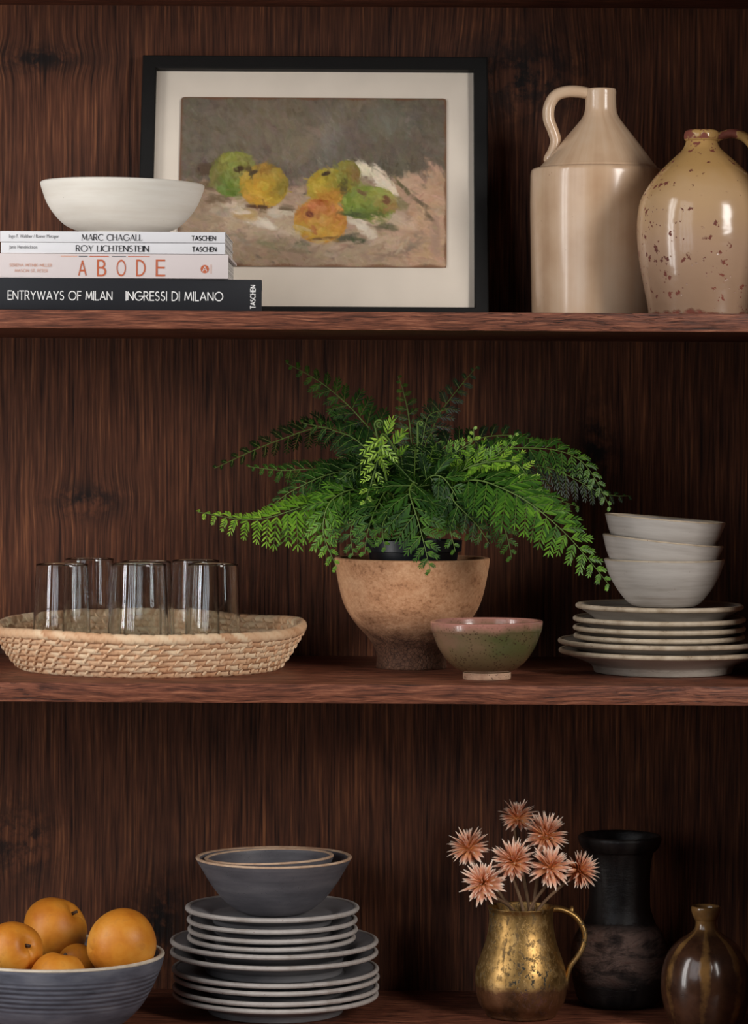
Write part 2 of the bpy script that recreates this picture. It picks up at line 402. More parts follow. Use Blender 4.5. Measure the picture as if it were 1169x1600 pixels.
def framed_picture():
    Yb, Yt = .285, .378
    zb, zt = Z1+EPS, P(490, 87, Yt).z
    L, Rr = P(217, 300, .33).x, P(763, 300, .33).x
    Hh = math.hypot(zt-zb, Yt-Yb); Wd = Rr-L; lean = math.atan2(Yt-Yb, zt-zb)
    root = empty('framed_picture', ((L+Rr)/2, Yb, zb), 'black framed painting of apples leaning behind the book stack', 'picture')
    root.rotation_euler = (-lean, 0, 0)
    k = Wd/547.0; fw = 22*k; bt = .020       # local: x across, y into the wall, z up
    bm = bmesh.new(); hw = Wd/2
    prof = [(0, .016), (0, .0015), (.0015, 0), (fw-.0015, 0), (fw, .0015), (fw, .016)]   # (inwards, depth)
    rings = []
    for (i, d) in prof:
        rings.append([bm.verts.new(p) for p in ((-hw+i, d, i), (hw-i, d, i), (hw-i, d, Hh-i), (-hw+i, d, Hh-i))])
    for A, B in zip(rings, rings[1:]+rings[:1]):
        for q in range(4): bm.faces.new((A[q], A[(q+1) % 4], B[(q+1) % 4], B[q]))
    bm_obj('frame', bm, M['black_frame'], root, None, True, 30)
    bm = bmesh.new(); box(bm, (-hw+fw*.6, .0105, fw*.6), (hw-fw*.6, .0135, Hh-fw*.6)); tag(bm_obj('mat_board', bm, M['mat'], root, None, False), 'cream mat board around the painting')
    # painted board floating on the mat
    x0, x1 = -hw+(279-217)*k, -hw+(699-217)*k; z1 = Hh-(154-87)*k; z0 = z1-284*k
    cols = paint_still_life(); H, Wn = cols.shape[:2]
    V, F = [], []; C = []; rc = 6*k
    for j in range(H):
        for i in range(Wn):
            x = x0+(x1-x0)*i/(Wn-1); z = z1+(z0-z1)*j/(H-1); xx, zz = x, z
            cx = min(max(x, x0+rc), x1-rc); cz = min(max(z, z0+rc), z1-rc); d = math.hypot(x-cx, z-cz)
            if d > rc and x != cx and z != cz: xx, zz = cx+(x-cx)*rc/d, cz+(z-cz)*rc/d
            lum = float(cols[j, i].mean()); V.append((xx, .0085-.0004*lum, zz)); C.append(cols[j, i])
    for j in range(H-1):
        for i in range(Wn-1):
            a = j*Wn+i; F.append((a, a+Wn, a+Wn+1, a+1))
    b = NB('oil_paint'); at = b.t.nodes.new('ShaderNodeAttribute'); at.attribute_name = 'pigment'
    b.bump(b.noise(b.co(), 420, 3), .25, .0006); pm = b.done(at.outputs['Color'], .5, 0, .3)
    p = mesh_obj('painting', V, F, pm, root); tag(p, 'small oil painting of green and yellow apples on a white cloth')
    ca = p.data.color_attributes.new('pigment', 'FLOAT_COLOR', 'POINT')
    ca.data.foreach_set('color', np.concatenate([np.array(C, np.float32), np.ones((len(C), 1), np.float32)], 1).ravel())
    bm = bmesh.new(); box(bm, (x0+.0006, .0088, z0+.0006), (x1-.0006, .0104, z1-.0006), .0005)
    bm_obj('painted_board', bm, M['panel_edge'], p)
    b = NB('picture_glass'); t = b.t
    tr = t.nodes.new('ShaderNodeBsdfTransparent'); gl = t.nodes.new('ShaderNodeBsdfGlossy'); gl.inputs['Roughness'].default_value = .02
    lw = t.nodes.new('ShaderNodeLayerWeight'); lw.inputs[0].default_value = .5; mx = t.nodes.new('ShaderNodeMixShader')
    b.set(mx.inputs[0], b.math('ADD', .03, b.math('MULTIPLY', b.math('POWER', lw.outputs['Facing'], 5), .9))); t.links.new(tr.outputs[0], mx.inputs[1]); t.links.new(gl.outputs[0], mx.inputs[2]); t.links.new(mx.outputs[0], b.out.inputs[0])
    bm = bmesh.new(); box(bm, (-hw+fw*.6, .0045, fw*.6), (hw-fw*.6, .0055, Hh-fw*.6)); bm_obj('glass_pane', bm, b.m, root, None, False)
    bm = bmesh.new(); box(bm, (-hw+.006, .0138, .006), (hw-.006, .0158, Hh-.006)); bm_obj('backing_board', bm, M['panel_edge'], root, None, False)
framed_picture()

# ------------------------------------------------------------------ lettering: strokes on a cap height of 1
def arc(cx, cy, rx, ry, a0, a1, n=14): return [(cx+rx*math.cos(R_(a0+(a1-a0)*i/n)), cy+ry*math.sin(R_(a0+(a1-a0)*i/n))) for i in range(n+1)]
G = {
 'A': (.74, [[(0, 0), (.37, 1)], [(.37, 1), (.74, 0)], [(.13, .33), (.61, .33)]]),
 'B': (.54, [[(0, 0), (0, 1)], [(0, 1), (.24, 1)]+arc(.24, .76, .22, .24, 90, -90)+[(0, .52)], [(0, .52), (.26, .52)]+arc(.26, .26, .27, .26, 90, -90)+[(0, 0)]]),
 'C': (.80, [arc(.5, .5, .5, .5, 48, 312, 22)]),
 'D': (.70, [[(0, 0), (0, 1)], [(0, 1), (.2, 1)]+arc(.2, .5, .5, .5, 90, -90)+[(0, 0)]]),
 'E': (.46, [[(0, 0), (0, 1)], [(0, 1), (.46, 1)], [(0, .52), (.43, .52)], [(0, 0), (.46, 0)]]),
 'F': (.44, [[(0, 0), (0, 1)], [(0, 1), (.44, 1)], [(0, .52), (.41, .52)]]),
 'G': (.92, [arc(.5, .5, .5, .5, 48, 356, 24), [(.52, .47), (1.0, .47)]]),
 'H': (.66, [[(0, 0), (0, 1)], [(.66, 0), (.66, 1)], [(0, .52), (.66, .52)]]),
 'I': (.0, [[(0, 0), (0, 1)]]),
 'K': (.58, [[(0, 0), (0, 1)], [(.56, 1), (.03, .47)], [(.16, .6), (.6, 0)]]),
 'L': (.42, [[(0, 0), (0, 1)], [(0, 0), (.42, 0)]]),
 'M': (.86, [[(0, 0), (.1, 1)], [(.1, 1), (.43, .16)], [(.43, .16), (.76, 1)], [(.76, 1), (.86, 0)]]),
 'N': (.68, [[(0, 0), (0, 1)], [(0, 1), (.68, 0)], [(.68, 0), (.68, 1)]]),
 'O': (1.0, [arc(.5, .5, .5, .5, 0, 360, 30)]),
 'P': (.48, [[(0, 0), (0, 1)], [(0, 1), (.22, 1)]+arc(.22, .74, .25, .26, 90, -90)+[(0, .48)]]),
 'R': (.54, [[(0, 0), (0, 1)], [(0, 1), (.24, 1)]+arc(.24, .74, .25, .26, 90, -90)+[(0, .48)], [(.24, .48), (.54, 0)]]),
 'S': (.48, [arc(.25, .75, .21, .25, 35, 270)+arc(.24, .25, .24, .25, 90, -150)[1:]]),
 'T': (.56, [[(0, 1), (.56, 1)], [(.28, 0), (.28, 1)]]),
 'W': (1.08, [[(0, 1), (.27, 0)], [(.27, 0), (.54, .95)], [(.54, .95), (.81, 0)], [(.81, 0), (1.08, 1)]]),
 'Y': (.66, [[(0, 1), (.33, .46)], [(.66, 1), (.33, .46)], [(.33, .46), (.33, 0)]]),
 ' ': (.26, []), '-': (.3, [[(0, .45), (.3, .45)]]), '.': (.06, [[(.03, 0), (.03, .12)]]),
}
def ribbon(V, F, pts, w, ext=0.0):
    pts = [Vector((p[0], p[1])) for p in pts]; n = len(pts)
    if n == 2 and ext:
        d = (pts[1]-pts[0]).normalized()*ext; pts = [pts[0]-d, pts[1]+d]
    b = len(V)
    for i in range(n):
        d = (pts[min(i+1, n-1)]-pts[max(i-1, 0)])
        if (pts[0]-pts[-1]).length < 1e-6 and i in (0, n-1): d = pts[1]-pts[n-2]
        d.normalize(); o = Vector((-d.y, d.x))*w/2
        V.append(pts[i]+o); V.append(pts[i]-o)
    for i in range(n-1): F.append((b+2*i+1, b+2*i+3, b+2*i+2, b+2*i))
def lettering(name, text, mat, parent, x, z, y, h, width=None, wt=.12, track=.2, serif=False, rot=0, swap=None):
    """flat printed capitals on a spine; x, z the left end of the base line and y the plane, local to parent"""
    V, F = [], []; cx = 0; LV = []; lay = 0
    for ch in text:
        w, st = G[ch]
        for s in st:
            if serif:
                dx, dy = s[-1][0]-s[0][0], s[-1][1]-s[0][1]
                if len(s) > 2: ww = wt*.95
                elif abs(dy) < .05: ww = wt*.45
                elif abs(dx) < .05: ww = wt*1.15
                else: ww = wt*(1.15 if dx*dy < 0 else .5)
                ribbon(V, F, [(a+cx, b) for a, b in s], ww)
                if len(s) == 2 and abs(dy) > .4:
                    for (px, py) in s:
                        if py in (0, 1): ribbon(V, F, [(px+cx-.10, py+(.02 if py == 0 else -.02)), (px+cx+.10, py+(.02 if py == 0 else -.02))], .05)
                if len(s) == 2 and abs(dy) < .05 and s[0][1] in (0, 1) and ch in 'ELTF':
                    q = s[-1]; ribbon(V, F, [(q[0]+cx, q[1]), (q[0]+cx, q[1]+(.22 if q[1] == 0 else -.22))], .05)
            else: ribbon(V, F, [(a+cx, b) for a, b in s], wt, wt*.0 if ch in 'AMNWVY' else wt*.5)
            lay += 1; LV += [lay % 7]*(len(V)-len(LV))
        cx += w+track
    cx -= track
    kx = (width/cx) if width else h
    c, s_ = math.cos(rot), math.sin(rot)
    V3 = [(x+(v.x*kx*c-v.y*h*s_), y-.00004*l, z+(v.x*kx*s_+v.y*h*c)) for v, l in zip(V, LV)]
    return mesh_obj(name, V3, F, mat, parent, None, False)
def small_print(name, text, mat, parent, x, z, y, h, width):
    cu = bpy.data.curves.new(name, 'FONT'); cu.body = text; t = bpy.data.objects.new(name, cu); COL.objects.link(t)
    me = bpy.data.meshes.new_from_object(t.evaluated_get(bpy.context.evaluated_depsgraph_get()))
    bpy.data.objects.remove(t); xs = [v.co.x for v in me.vertices]; ys = [v.co.y for v in me.vertices]
    kx = width/(max(xs)-min(xs)); kz = h/(max(ys)-0.0); x0 = min(xs)
    for v in me.vertices: v.co = (x+(v.co.x-x0)*kx, y, z+v.co.y*kz)
    me.materials.clear(); me.materials.append(mat); me.name = name
    o = bpy.data.objects.new(name, me); COL.objects.link(o); o.parent = parent; return o

# ------------------------------------------------------------------ books: spine faces the room
YS = .014
def book(x0px, x1px, ytop, ybot, z0, depth, cover, label, soft=False, dY=0):
    k = S(YS); x0, x1 = P(x0px, ytop, YS).x, P(x1px, ytop, YS).x
    h = (ybot-ytop)*k-EPS; root = empty('book', ((x0+x1)/2, YS+dY, z0), label, 'book', 'books stacked under the white bowl')
    hw = (x1-x0)/2; t = .0009 if soft else .0026
    bm = bmesh.new()                                   # spine and two boards in one wrap
    box(bm, (-hw, 0, 0), (hw, t*1.2, h), .0005); box(bm, (-hw, t*1.2, 0), (hw, depth, t)); box(bm, (-hw, t*1.2, h-t), (hw, depth, h))
    bm_obj('cover', bm, cover, root, None, True, 30)
    ins = .0006 if soft else .0035
    bm = bmesh.new(); box(bm, (-hw+ins, t*1.25, t+.0001), (hw-ins, depth-ins, h-t-.0001)); bm_obj('page_block', bm, M['pages'], root, None, False)
    def loc(px, py):
        p = P(px, py, YS); return p.x-(x0+x1)/2, p.z-z0
    return root, h, k, loc
zb = Z1+EPS
r, h, k, loc = book(-92, 409, 437, 487, zb, .225, M['black_cover'], 'thick black hardback at the bottom of the book stack')
r.rotation_euler.z = R_(1.9)
f = -.0003
x, z = loc(13, 468.0); lettering('title_lettering', 'ENTRYWAYS OF MILAN', M['white_ink'], r, x, z, f, 13.4*k, 162*k, .125, .22)
x, z = loc(197, 469.0); lettering('title_lettering', 'INGRESSI DI MILANO', M['white_ink'], r, x, z, f, 13.4*k, 151*k, .125, .22)
x, z = loc(398.5, 481.5); lettering('publisher_lettering', 'TASCHEN', M['white_ink'], r, x, z, f, 7.2*k, 36*k, .2, .24, rot=math.pi/2)
zb += h+EPS
r, h, k, loc = book(-12, 357, 398.5, 437, zb, .200, M['blush_cover'], 'pale blush book with spaced orange capitals, third from the top')
for i, ch in enumerate('ABODE'):
    x, z = loc((123, 153, 183, 214, 245)[i], 430.5); w = (11.5, 12, 13, 12.5, 11.5)[i]
    lettering('title_lettering', ch, M['orange_ink'], r, x, z, f, 23.5*k, w*k, .12, .2)
x, z = loc(15, 416.3); lettering('author_lettering', 'SERENA MITNIK-MILLER', M['pale_ink'], r, x, z, f, 4.4*k, 66*k, .14, .22)
x, z = loc(23.5, 425.0); lettering('author_lettering', 'MASON ST. PETER', M['pale_ink'], r, x, z, f, 4.4*k, 51*k, .14, .22)
x, z = loc(320, 420.5); V = [(x, f, z)]+[(x+6.5*k*math.cos(a*.2618), f, z+6.5*k*math.sin(a*.2618)) for a in range(24)]
mesh_obj('publisher_mark', V, [(0, 1+a, 1+(a+1) % 24) for a in range(24)], M['orange_ink'], r, None, False)
lettering('publisher_mark_letter', 'A', M['blush_cover'], r, x-3.4*k, z-3.6*k, f-.0002, 7.6*k, 6.8*k, .13)
x, z = loc(330, 414.0); lettering('publisher_mark_line', 'I', M['pale_ink'], r, x, z-13*k, f, 13*k, .9*k if False else None, .09)
x, z = loc(95, 399.6)
for (a, w, mt) in ((0, 26, 'pale_ink'), (28, 14, 'grey_ink'), (45, 30, 'orange_ink'), (80, 22, 'grey_ink'), (105, 34, 'orange_ink')):
    V = [(x+a*k, f, z-.0008), (x+(a+w)*k, f, z-.0008), (x+(a+w)*k, f, z), (x+a*k, f, z)]
    mesh_obj('cover_picture_edge', V, [(0, 1, 2, 3)], M[mt], r, None, False)
zb += h+EPS
r, h, k, loc = book(1, 352, 381, 398.5, zb, .185, M['white_cover'], 'thin white paperback, second from the top of the stack', True, .001)
x, z = loc(119, 392.8); lettering('title_lettering', 'ROY LICHTENSTEIN', M['ink'], r, x, z, f, 9.4*k, 113*k, .12, .2, True)
x, z = loc(301, 392.8); lettering('publisher_lettering', 'TASCHEN', M['ink'], r, x, z, f, 6.8*k, 37*k, .19, .22)
x, z = loc(14, 388.3); small_print('author_lettering', 'Janis Hendrickson', M['grey_ink'], r, x, z, f, 5.2*k, 44*k)
zb += h+EPS
r, h, k, loc = book(0, 352, 363.5, 381, zb, .185, M['white_cover'], 'thin white paperback on top of the stack, under the bowl', True, .0005)
x, z = loc(128, 375.5); lettering('title_lettering', 'MARC CHAGALL', M['ink'], r, x, z, f, 9.4*k, 94*k, .12, .2, True)
x, z = loc(300, 375.6); lettering('publisher_lettering', 'TASCHEN', M['ink'], r, x, z, f, 6.8*k, 37*k, .19, .22)
x, z = loc(14, 371.3); small_print('author_lettering', 'Ingo F. Walther / Rainer Metzger', M['grey_ink'], r, x, z, f, 5.2*k, 78*k)
ZBOOK = zb+h+EPS

# ------------------------------------------------------------------ pottery
def px_prof(pts, Y, zbase, n=6, xc=None):
    """pixel outline (half width, y[, centre shift]) -> (r, z above base[, shift]) at depth Y"""
    k = S(Y); return cr([(p[0]*k, (HOR-p[1])*k-zbase)+((p[2]*k,) if len(p) > 2 else ()) for p in pts], n)
def bowl(name, loc, out, wall, floor, mat, label, group, rimmat=None, footmat=None, inmat=None, tilt=(0, 0), seed=1, wob=.004, cat='bowl', rimw=1.0, footh=.0032):
    """out: outer profile bottom to rim in metres; inner wall is offset inwards; rim and foot ring are parts"""
    root = empty(name, loc, label, cat, group); root.rotation_euler = (tilt[1], tilt[0], 0)
    R, H = out[-1][0], out[-1][1]; r0 = out[0][0]
    inner = [(max(r-wall, .002), z) for r, z in out if z > floor+.002]
    prof = [(0, .0025), (r0*.9, .0025), (r0*.9, .0025)]+[(r0, .001)]+list(out[1:])+[(R-wall*.5, H+wall*.3)]+inner[::-1]+[(inner[0][0]*.75, floor+.0005), (0, floor)]
    lathe('body', prof, mat, root, seed=seed, wob=wob)
    w = wall*.5*rimw
    ring = [(R-wall*.5+w*math.cos(a)*1.05, H+.0002+w*.75*math.sin(a)) for a in [i*2*math.pi/12 for i in range(13)]]
    lathe('rim', ring, rimmat or mat, root, seed=seed, wob=wob)
    fr = [(r0*.86, .003), (r0*.88, 0), (r0*.88, 0), (r0*.99, 0), (r0*.99, 0), (r0*1.0+.0003, .0012), (r0*1.0+.0003, footh)]
    lathe('foot_ring', fr, footmat or mat, root, seed=seed)
    return root

M['chalk'] = ceramic('chalky_white_stoneware', [(.3, lin(222, 212, 198)), (.5, lin(232, 225, 213)), (.7, lin(239, 233, 223))], .5, (9, 9, 60), None, (150, .03, lin(120, 96, 76)))
Yc = .115; k = S(Yc)
o = [(58*k, 0), (59*k, 4*k), (59*k, 4*k), (74*k, 8*k), (90*k, 16*k), (105*k, 31*k), (117*k, 49*k), (124.5*k, 68*k), (127*k, 76*k), (127.5*k, 79*k)]
bowl('serving_bowl', P(190, 363.5, Yc)*1.0, cr(o, 5), .005, .009, M['chalk'], 'wide chalky white bowl standing on the stack of books', None, tilt=(R_(.8), 0))
bpy.data.objects['serving_bowl'].location.z = ZBOOK+.0012

def handle(name, pts_px, Y, rad, mat, parent, base, flat=1.0, n=10, depth=None):
    pts = cr([tuple(P(x, y, Y+(depth[i] if depth else 0))-base) for i, (x, y) in enumerate(pts_px)], 6)
    k = S(Y); rr = cr([(r*k, i) for i, r in enumerate(rad)], 6); rr = [a[0] for a in rr]
    V, F = [], []; tube(V, F, pts, rr, n, flat, (0, 1, 0)); return mesh_obj(name, V, F, mat, parent, None, True, 60)

# tall salt-glazed jug
def jug_glaze():
    b = NB('cream_stoneware_glaze'); c = b.t.nodes.new('ShaderNodeTexCoord').outputs['Object']
    x, y, z = b.xyz(c); ang = b.math('ARCTAN2', y, x)
    st = b.noise(b.comb(b.math('MULTIPLY', ang, 5), 0, b.math('MULTIPLY', z, 3)), 1, 3, .55)
    cl = b.noise(b.co((9, 9, 9), vec=c), 1, 4, .6)
    t = b.math('ADD', b.math('MULTIPLY', st, .35), b.math('MULTIPLY', cl, .65))
    col = b.ramp(t, [(.32, lin(186, 150, 118)), (.5, lin(207, 175, 144)), (.68, lin(216, 191, 164))])
    n = b.vor(b.co(vec=c), 60); m = b.ramp(n, [(.03, .5), (.06, 0)]); col = b.mix(m, col, lin(150, 110, 80))
    b.bump(b.noise(b.co((30, 30, 9), vec=c), 1, 2), .12, .004)
    return b.done(col, .26, 0, .5, (.25, .12))
M['jug'] = jug_glaze()
YA = .255; zA = Z1+EPS; k = S(YA); bx = P(931, 490, YA).x
root = empty('stoneware_jug', (bx, YA, zA), 'tall cream stoneware jug with straight sides and a conical shoulder', 'jug')
yb = HOR-zA/k
out = [(96, yb, 0), (99, yb-4, 0), (100, yb-20, 0), (101.5, 400, 0), (103, 330, 0), (103, 285, 0), (102.5, 270, 0), (100.5, 264, 0), (96, 261.5, 1), (92, 261, 2), (92, 261, 2), (90, 257.5, 3), (87.5, 255, 3), (60, 221, 5), (34, 189, 6), (27, 178, 6), (24.5, 168, 6), (23.8, 150, 6), (24, 141, 6), (22.5, 137, 6), (19, 137.5, 6), (17, 143, 6), (17, 170, 6), (20, 185, 6)]
pr = [(0, .001)]+px_prof(out, YA, zA, 5)
lathe('body', pr, M['jug'], root, segs=128, wob=.002, seed=3, auto=50)
handle('handle', [(923, 147), (905, 143.5), (885, 143.5), (868, 150), (858.5, 166), (857.5, 186), (864, 204), (868.5, 220), (865, 236), (858, 249), (857, 254)], YA, [9, 9.5, 9.5, 9.5, 9.5, 9.3, 9, 9, 9.5, 9, 6], M['jug'], root, root.location, 1.25)

# ovoid jug, glaze flaking off red clay
def chipped():
    b = NB('chipped_ochre_glaze'); c = b.t.nodes.new('ShaderNodeTexCoord').outputs['Object']
    x, y, z = b.xyz(c); nz = b.noise(b.co((10, 10, 10), vec=c), 1, 4, .6)
    g = b.math('ADD', z, b.math('MULTIPLY', b.math('SUBTRACT', nz, .5), .08))
    col = b.ramp(b.math('DIVIDE', g, .2), [(0, lin(144, 116, 94)), (.35, lin(174, 142, 116)), (.62, lin(188, 154, 114)), (.78, lin(180, 142, 90)), (1, lin(168, 132, 80))])
    wv = b.noise(b.co((95, 95, 95), (3, 1, 2), vec=c), 1, 4, .65); wz = b.noise(b.co((95, 95, 95), (9, 4, 7), vec=c), 1, 4, .65)
    v1 = b.vor(b.comb(b.math('ADD', x, b.math('MULTIPLY', wv, .028)), y, b.math('ADD', z, b.math('MULTIPLY', wz, .028))), 78)
    keep = b.ramp(b.math('SUBTRACT', b.noise(b.co((16, 16, 16), (5, 5, 2), vec=c), 1, 2), b.math('MULTIPLY', x, 1.2)), [(.40, 0), (.56, 1)])
    big = b.math('MULTIPLY', b.ramp(v1, [(.20, 1), (.23, 0)]), keep)
    big = b.ramp(big, [(.35, 0), (.45, 1)])
    v2 = b.vor(b.co(vec=c), 190); sm = b.math('MULTIPLY', b.ramp(v2, [(.15, 1), (.2, 0)]), b.ramp(b.noise(b.co((26, 26, 26), vec=c), 1, 2), [(.52, 0), (.58, 1)]))
    bot = b.ramp(b.math('ADD', z, b.math('MULTIPLY', b.math('SUBTRACT', b.noise(b.co((45, 45, 45), vec=c), 1, 4), .5), .035)), [(-.001, 1), (.001, 0)])
    top = b.math('MULTIPLY', b.math('GREATER_THAN', z, .191), b.ramp(b.noise(b.co((70, 70, 70), (8, 2, 2), vec=c), 1, 2), [(.46, 0), (.52, 1)]))
    chip = b.math('MAXIMUM', b.math('MAXIMUM', big, sm), b.math('MAXIMUM', bot, top))
    col = b.mix(chip, col, b.ramp(nz, [(.3, lin(84, 40, 30)), (.7, lin(134, 66, 48))]))
    b.bump(b.math('ADD', b.math('MULTIPLY', chip, -1), b.math('MULTIPLY', b.noise(b.co((22, 22, 50), vec=c), 1, 2), .8)), .35, .0025)
    return b.done(col, b.math('ADD', .16, b.math('MULTIPLY', chip, .6)), 0, .5)
M['chipped'] = chipped()
Yj = .135; zB = Z1+EPS; k = S(Yj); yb = HOR-zB/k; bx = P(1098, 490, Yj).x
root = empty('ovoid_jug', (bx, Yj, zB), 'glossy ochre ovoid jug with chipped red-brown spots, at the shelf end', 'jug')
out = [(80, yb, 0), (84, yb-3, 0), (86, 475, 0), (93, 440, 0), (99.5, 405, 0), (103, 370, 0), (102.5, 335, 0), (96, 305, 0), (76, 274, 0), (53, 251, -1), (33, 233, -2), (27, 225, -3), (24.5, 218, -3), (24.5, 218, -3), (27, 215, -3), (27.5, 209, -3), (26, 203, -3), (22, 200.5, -3), (17, 201, -3), (15, 206, -3), (15, 225, -3)]
lathe('body', [(0, .001)]+px_prof(out, Yj, zB, 5), M['chipped'], root, segs=128, wob=.003, seed=5, auto=50)
handle('handle', [(1114, 218), (1128, 212), (1146, 209), (1166, 216), (1181, 236), (1186, 262), (1179, 284), (1172, 290)], Yj, [7, 7, 7.5, 8, 8, 8, 8, 5], M['chipped'], root, root.location, 1.3)

# aged clay planter on the middle shelf
def clay():
    b = NB('aged_clay'); c = b.t.nodes.new('ShaderNodeTexCoord').outputs['Object']; z = b.xyz(c)[2]
    n1 = b.noise(b.co((24, 24, 40), vec=c), 1, 6, .65); n2 = b.noise(b.co((230, 230, 260), vec=c), 1, 4, .75)
    crack = b.vor(b.co((1, 1, 1), vec=c), 240, 'DISTANCE_TO_EDGE')
    t = b.math('ADD', b.math('MULTIPLY', n1, .48), b.math('MULTIPLY', n2, .52))
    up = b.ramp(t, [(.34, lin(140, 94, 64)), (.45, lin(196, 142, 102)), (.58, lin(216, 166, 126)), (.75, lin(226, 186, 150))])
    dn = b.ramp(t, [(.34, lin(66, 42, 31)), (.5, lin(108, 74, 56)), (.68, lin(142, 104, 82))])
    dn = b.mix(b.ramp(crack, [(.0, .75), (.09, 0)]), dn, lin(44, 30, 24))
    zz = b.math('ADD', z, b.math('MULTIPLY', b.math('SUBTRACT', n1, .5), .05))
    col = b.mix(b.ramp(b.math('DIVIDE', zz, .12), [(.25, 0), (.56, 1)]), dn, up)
    b.bump(b.math('ADD', t, b.math('MULTIPLY', b.ramp(crack, [(0, 0), (.1, .25)]), b.ramp(z, [(.03, 1), (.06, 0)]))), .5, .003)
    return b.done(col, .72, 0, .3)
M['clay'] = clay()
Yp = .224; zp = Z2+EPS; k = S(Yp); pc = P(643, 1043, Yp)
out = [(53, 1043.3), (55, 1041), (54, 1026), (58.5, 1010), (69, 995), (87, 975), (102, 952), (110.5, 930), (117, 900), (120.5, 878), (121, 873), (119, 871), (114, 871), (112, 875), (108, 905), (100, 935), (80, 965), (40, 985)]
pr = px_prof(out, Yp, zp, 5)
root = empty('clay_planter', (pc.x, Yp, zp), 'rough tan clay planter with narrow dark foot, holding the fern', 'planter')
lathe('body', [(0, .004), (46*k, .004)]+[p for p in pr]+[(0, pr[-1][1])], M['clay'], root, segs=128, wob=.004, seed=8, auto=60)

# small speckled green bowl
def moss():
    b = NB('mossy_green_glaze'); c = b.t.nodes.new('ShaderNodeTexCoord').outputs['Object']; x, y, z = b.xyz(c)
    n = b.noise(b.co((24, 24, 30), vec=c), 1, 5, .65)
    zz = b.math('ADD', b.math('DIVIDE', z, .062), b.math('MULTIPLY', b.math('SUBTRACT', n, .5), .45))
    gx = b.math('ADD', b.math('MULTIPLY', x, 6), b.math('MULTIPLY', b.math('SUBTRACT', n, .5), 1.6))
    grn = b.mix(b.ramp(b.math('ADD', gx, .5), [(.1, 0), (.75, 1)]), lin(128, 100, 78), lin(90, 90, 54))
    col = b.mix(b.ramp(zz, [(.80, 0), (.97, 1)]), grn, lin(176, 122, 108))
    col = b.mix(b.ramp(zz, [(.30, 1), (.55, 0)]), col, lin(100, 82, 56))
    v = b.vor(b.co(vec=c), 330); sp = b.math('MULTIPLY', b.ramp(v, [(.26, 1), (.36, 0)]), b.ramp(b.noise(b.co((60, 60, 60), vec=c), 1, 3), [(.46, 0), (.54, 1)]))
    col = b.mix(b.math('MULTIPLY', b.math('MULTIPLY', sp, b.ramp(zz, [(.8, .9), (.95, .25)])), .85), col, lin(62, 44, 32))
    b.bump(n, .12, .002); return b.done(col, .22, 0, .5, (.3, .08))
M['moss'] = moss()
M['moss_foot'] = ceramic('unglazed_buff_clay', [(.35, lin(150, 112, 88)), (.6, lin(196, 160, 132))], .8, (60, 60, 60), None, (400, .2, lin(86, 58, 44)))
Yg = .078; k = S(Yg); c = P(761, 1060, Yg)
zf = Z2+EPS; yb = HOR-zf/k
o = [(37, yb), (36, yb-6), (37, yb-11.5), (37, yb-11.5), (46, yb-15), (61, yb-27), (75, yb-47), (83, yb-66), (86, yb-74), (86, yb-74), (87.5, yb-78), (88.5, yb-88)]
out = [(a*k, (HOR-b_)*k-zf) for a, b_ in o]
bowl('tea_bowl', (c.x, Yg, zf), cr(out, 5), .0045, .012, M['moss'], 'small speckled green bowl with pinkish rim, before the planter', None, M['moss'], M['moss_foot'], footh=.0072, seed=6, wob=.006, tilt=(R_(-.6), 0))

# ------------------------------------------------------------------ plates
def plate(cx, Y, z, R, h, well, mat, rimmat, label, group, foot=.66, flute=0, thick=.0052, tilt=(0, 0), seed=1, x=0):
    """z base of the foot ring, h rim height, well thickness at the centre"""
    root = empty('plate', (cx+x, Y, z), label, 'plate', group); root.rotation_euler = (tilt[1], tilt[0], 0)
    rf = R*foot; t = thick
    under = cr([(rf*.93, .0035), (rf*.93, 0), (rf*.93, 0), (rf*.98, 0), (rf, .0012), (rf*1.02, min(.006, h*.3)), (rf*1.06, h*.36), (R*.84, h*.62-.0003), (R*.955, h-t*1.05), (R*.985, h-t*.85)], 4)
    top = cr([(R*.975, h-.0006), (R*.93, h-.0018), (R*.80, min(h*.72+.001, h-.002)), (rf*1.05, well+.0005), (rf*1.0, well-.0005), (rf*.85, well-.0005), (0, well-.0005)], 4)
    fn = None
    if flute: fn = lambda r, zz, a: (r*(1+.012*max(0, 1-abs(zz-.006)/.006)*math.sin(flute*a)), .0016*math.sin(flute*a) if abs(zz-.0042) < .0024 and r < rf*1.1 else 0)
    lathe('body', [(0, .0035)]+under+top, mat, root, segs=144 if flute else 112, wob=.0015, seed=seed, auto=50, fn=fn)
    ring = [(R-t*.55+t*.55*math.cos(a), h-t*.5+t*.52*math.sin(a)) for a in [i*2*math.pi/14 for i in range(15)]]
    lathe('rim', ring, rimmat, root, segs=112, wob=.0015, seed=seed)
    return root
M['oat'] = ceramic('oatmeal_stoneware', [(.3, lin(138, 128, 116)), (.5, lin(164, 154, 142)), (.7, lin(182, 172, 160))], .5, (14, 14, 80), None, (240, .05, lin(104, 88, 72)))
M['oat_rim'] = ceramic('oatmeal_rim', [(.3, lin(150, 130, 106)), (.5, lin(186, 168, 144)), (.7, lin(204, 188, 166))], .55, (60, 60, 60), None, (300, .12, lin(110, 84, 62)))
YR = .18; k = S(YR); zr = Z2+EPS
gW = 'off white plates stacked beside the fern'
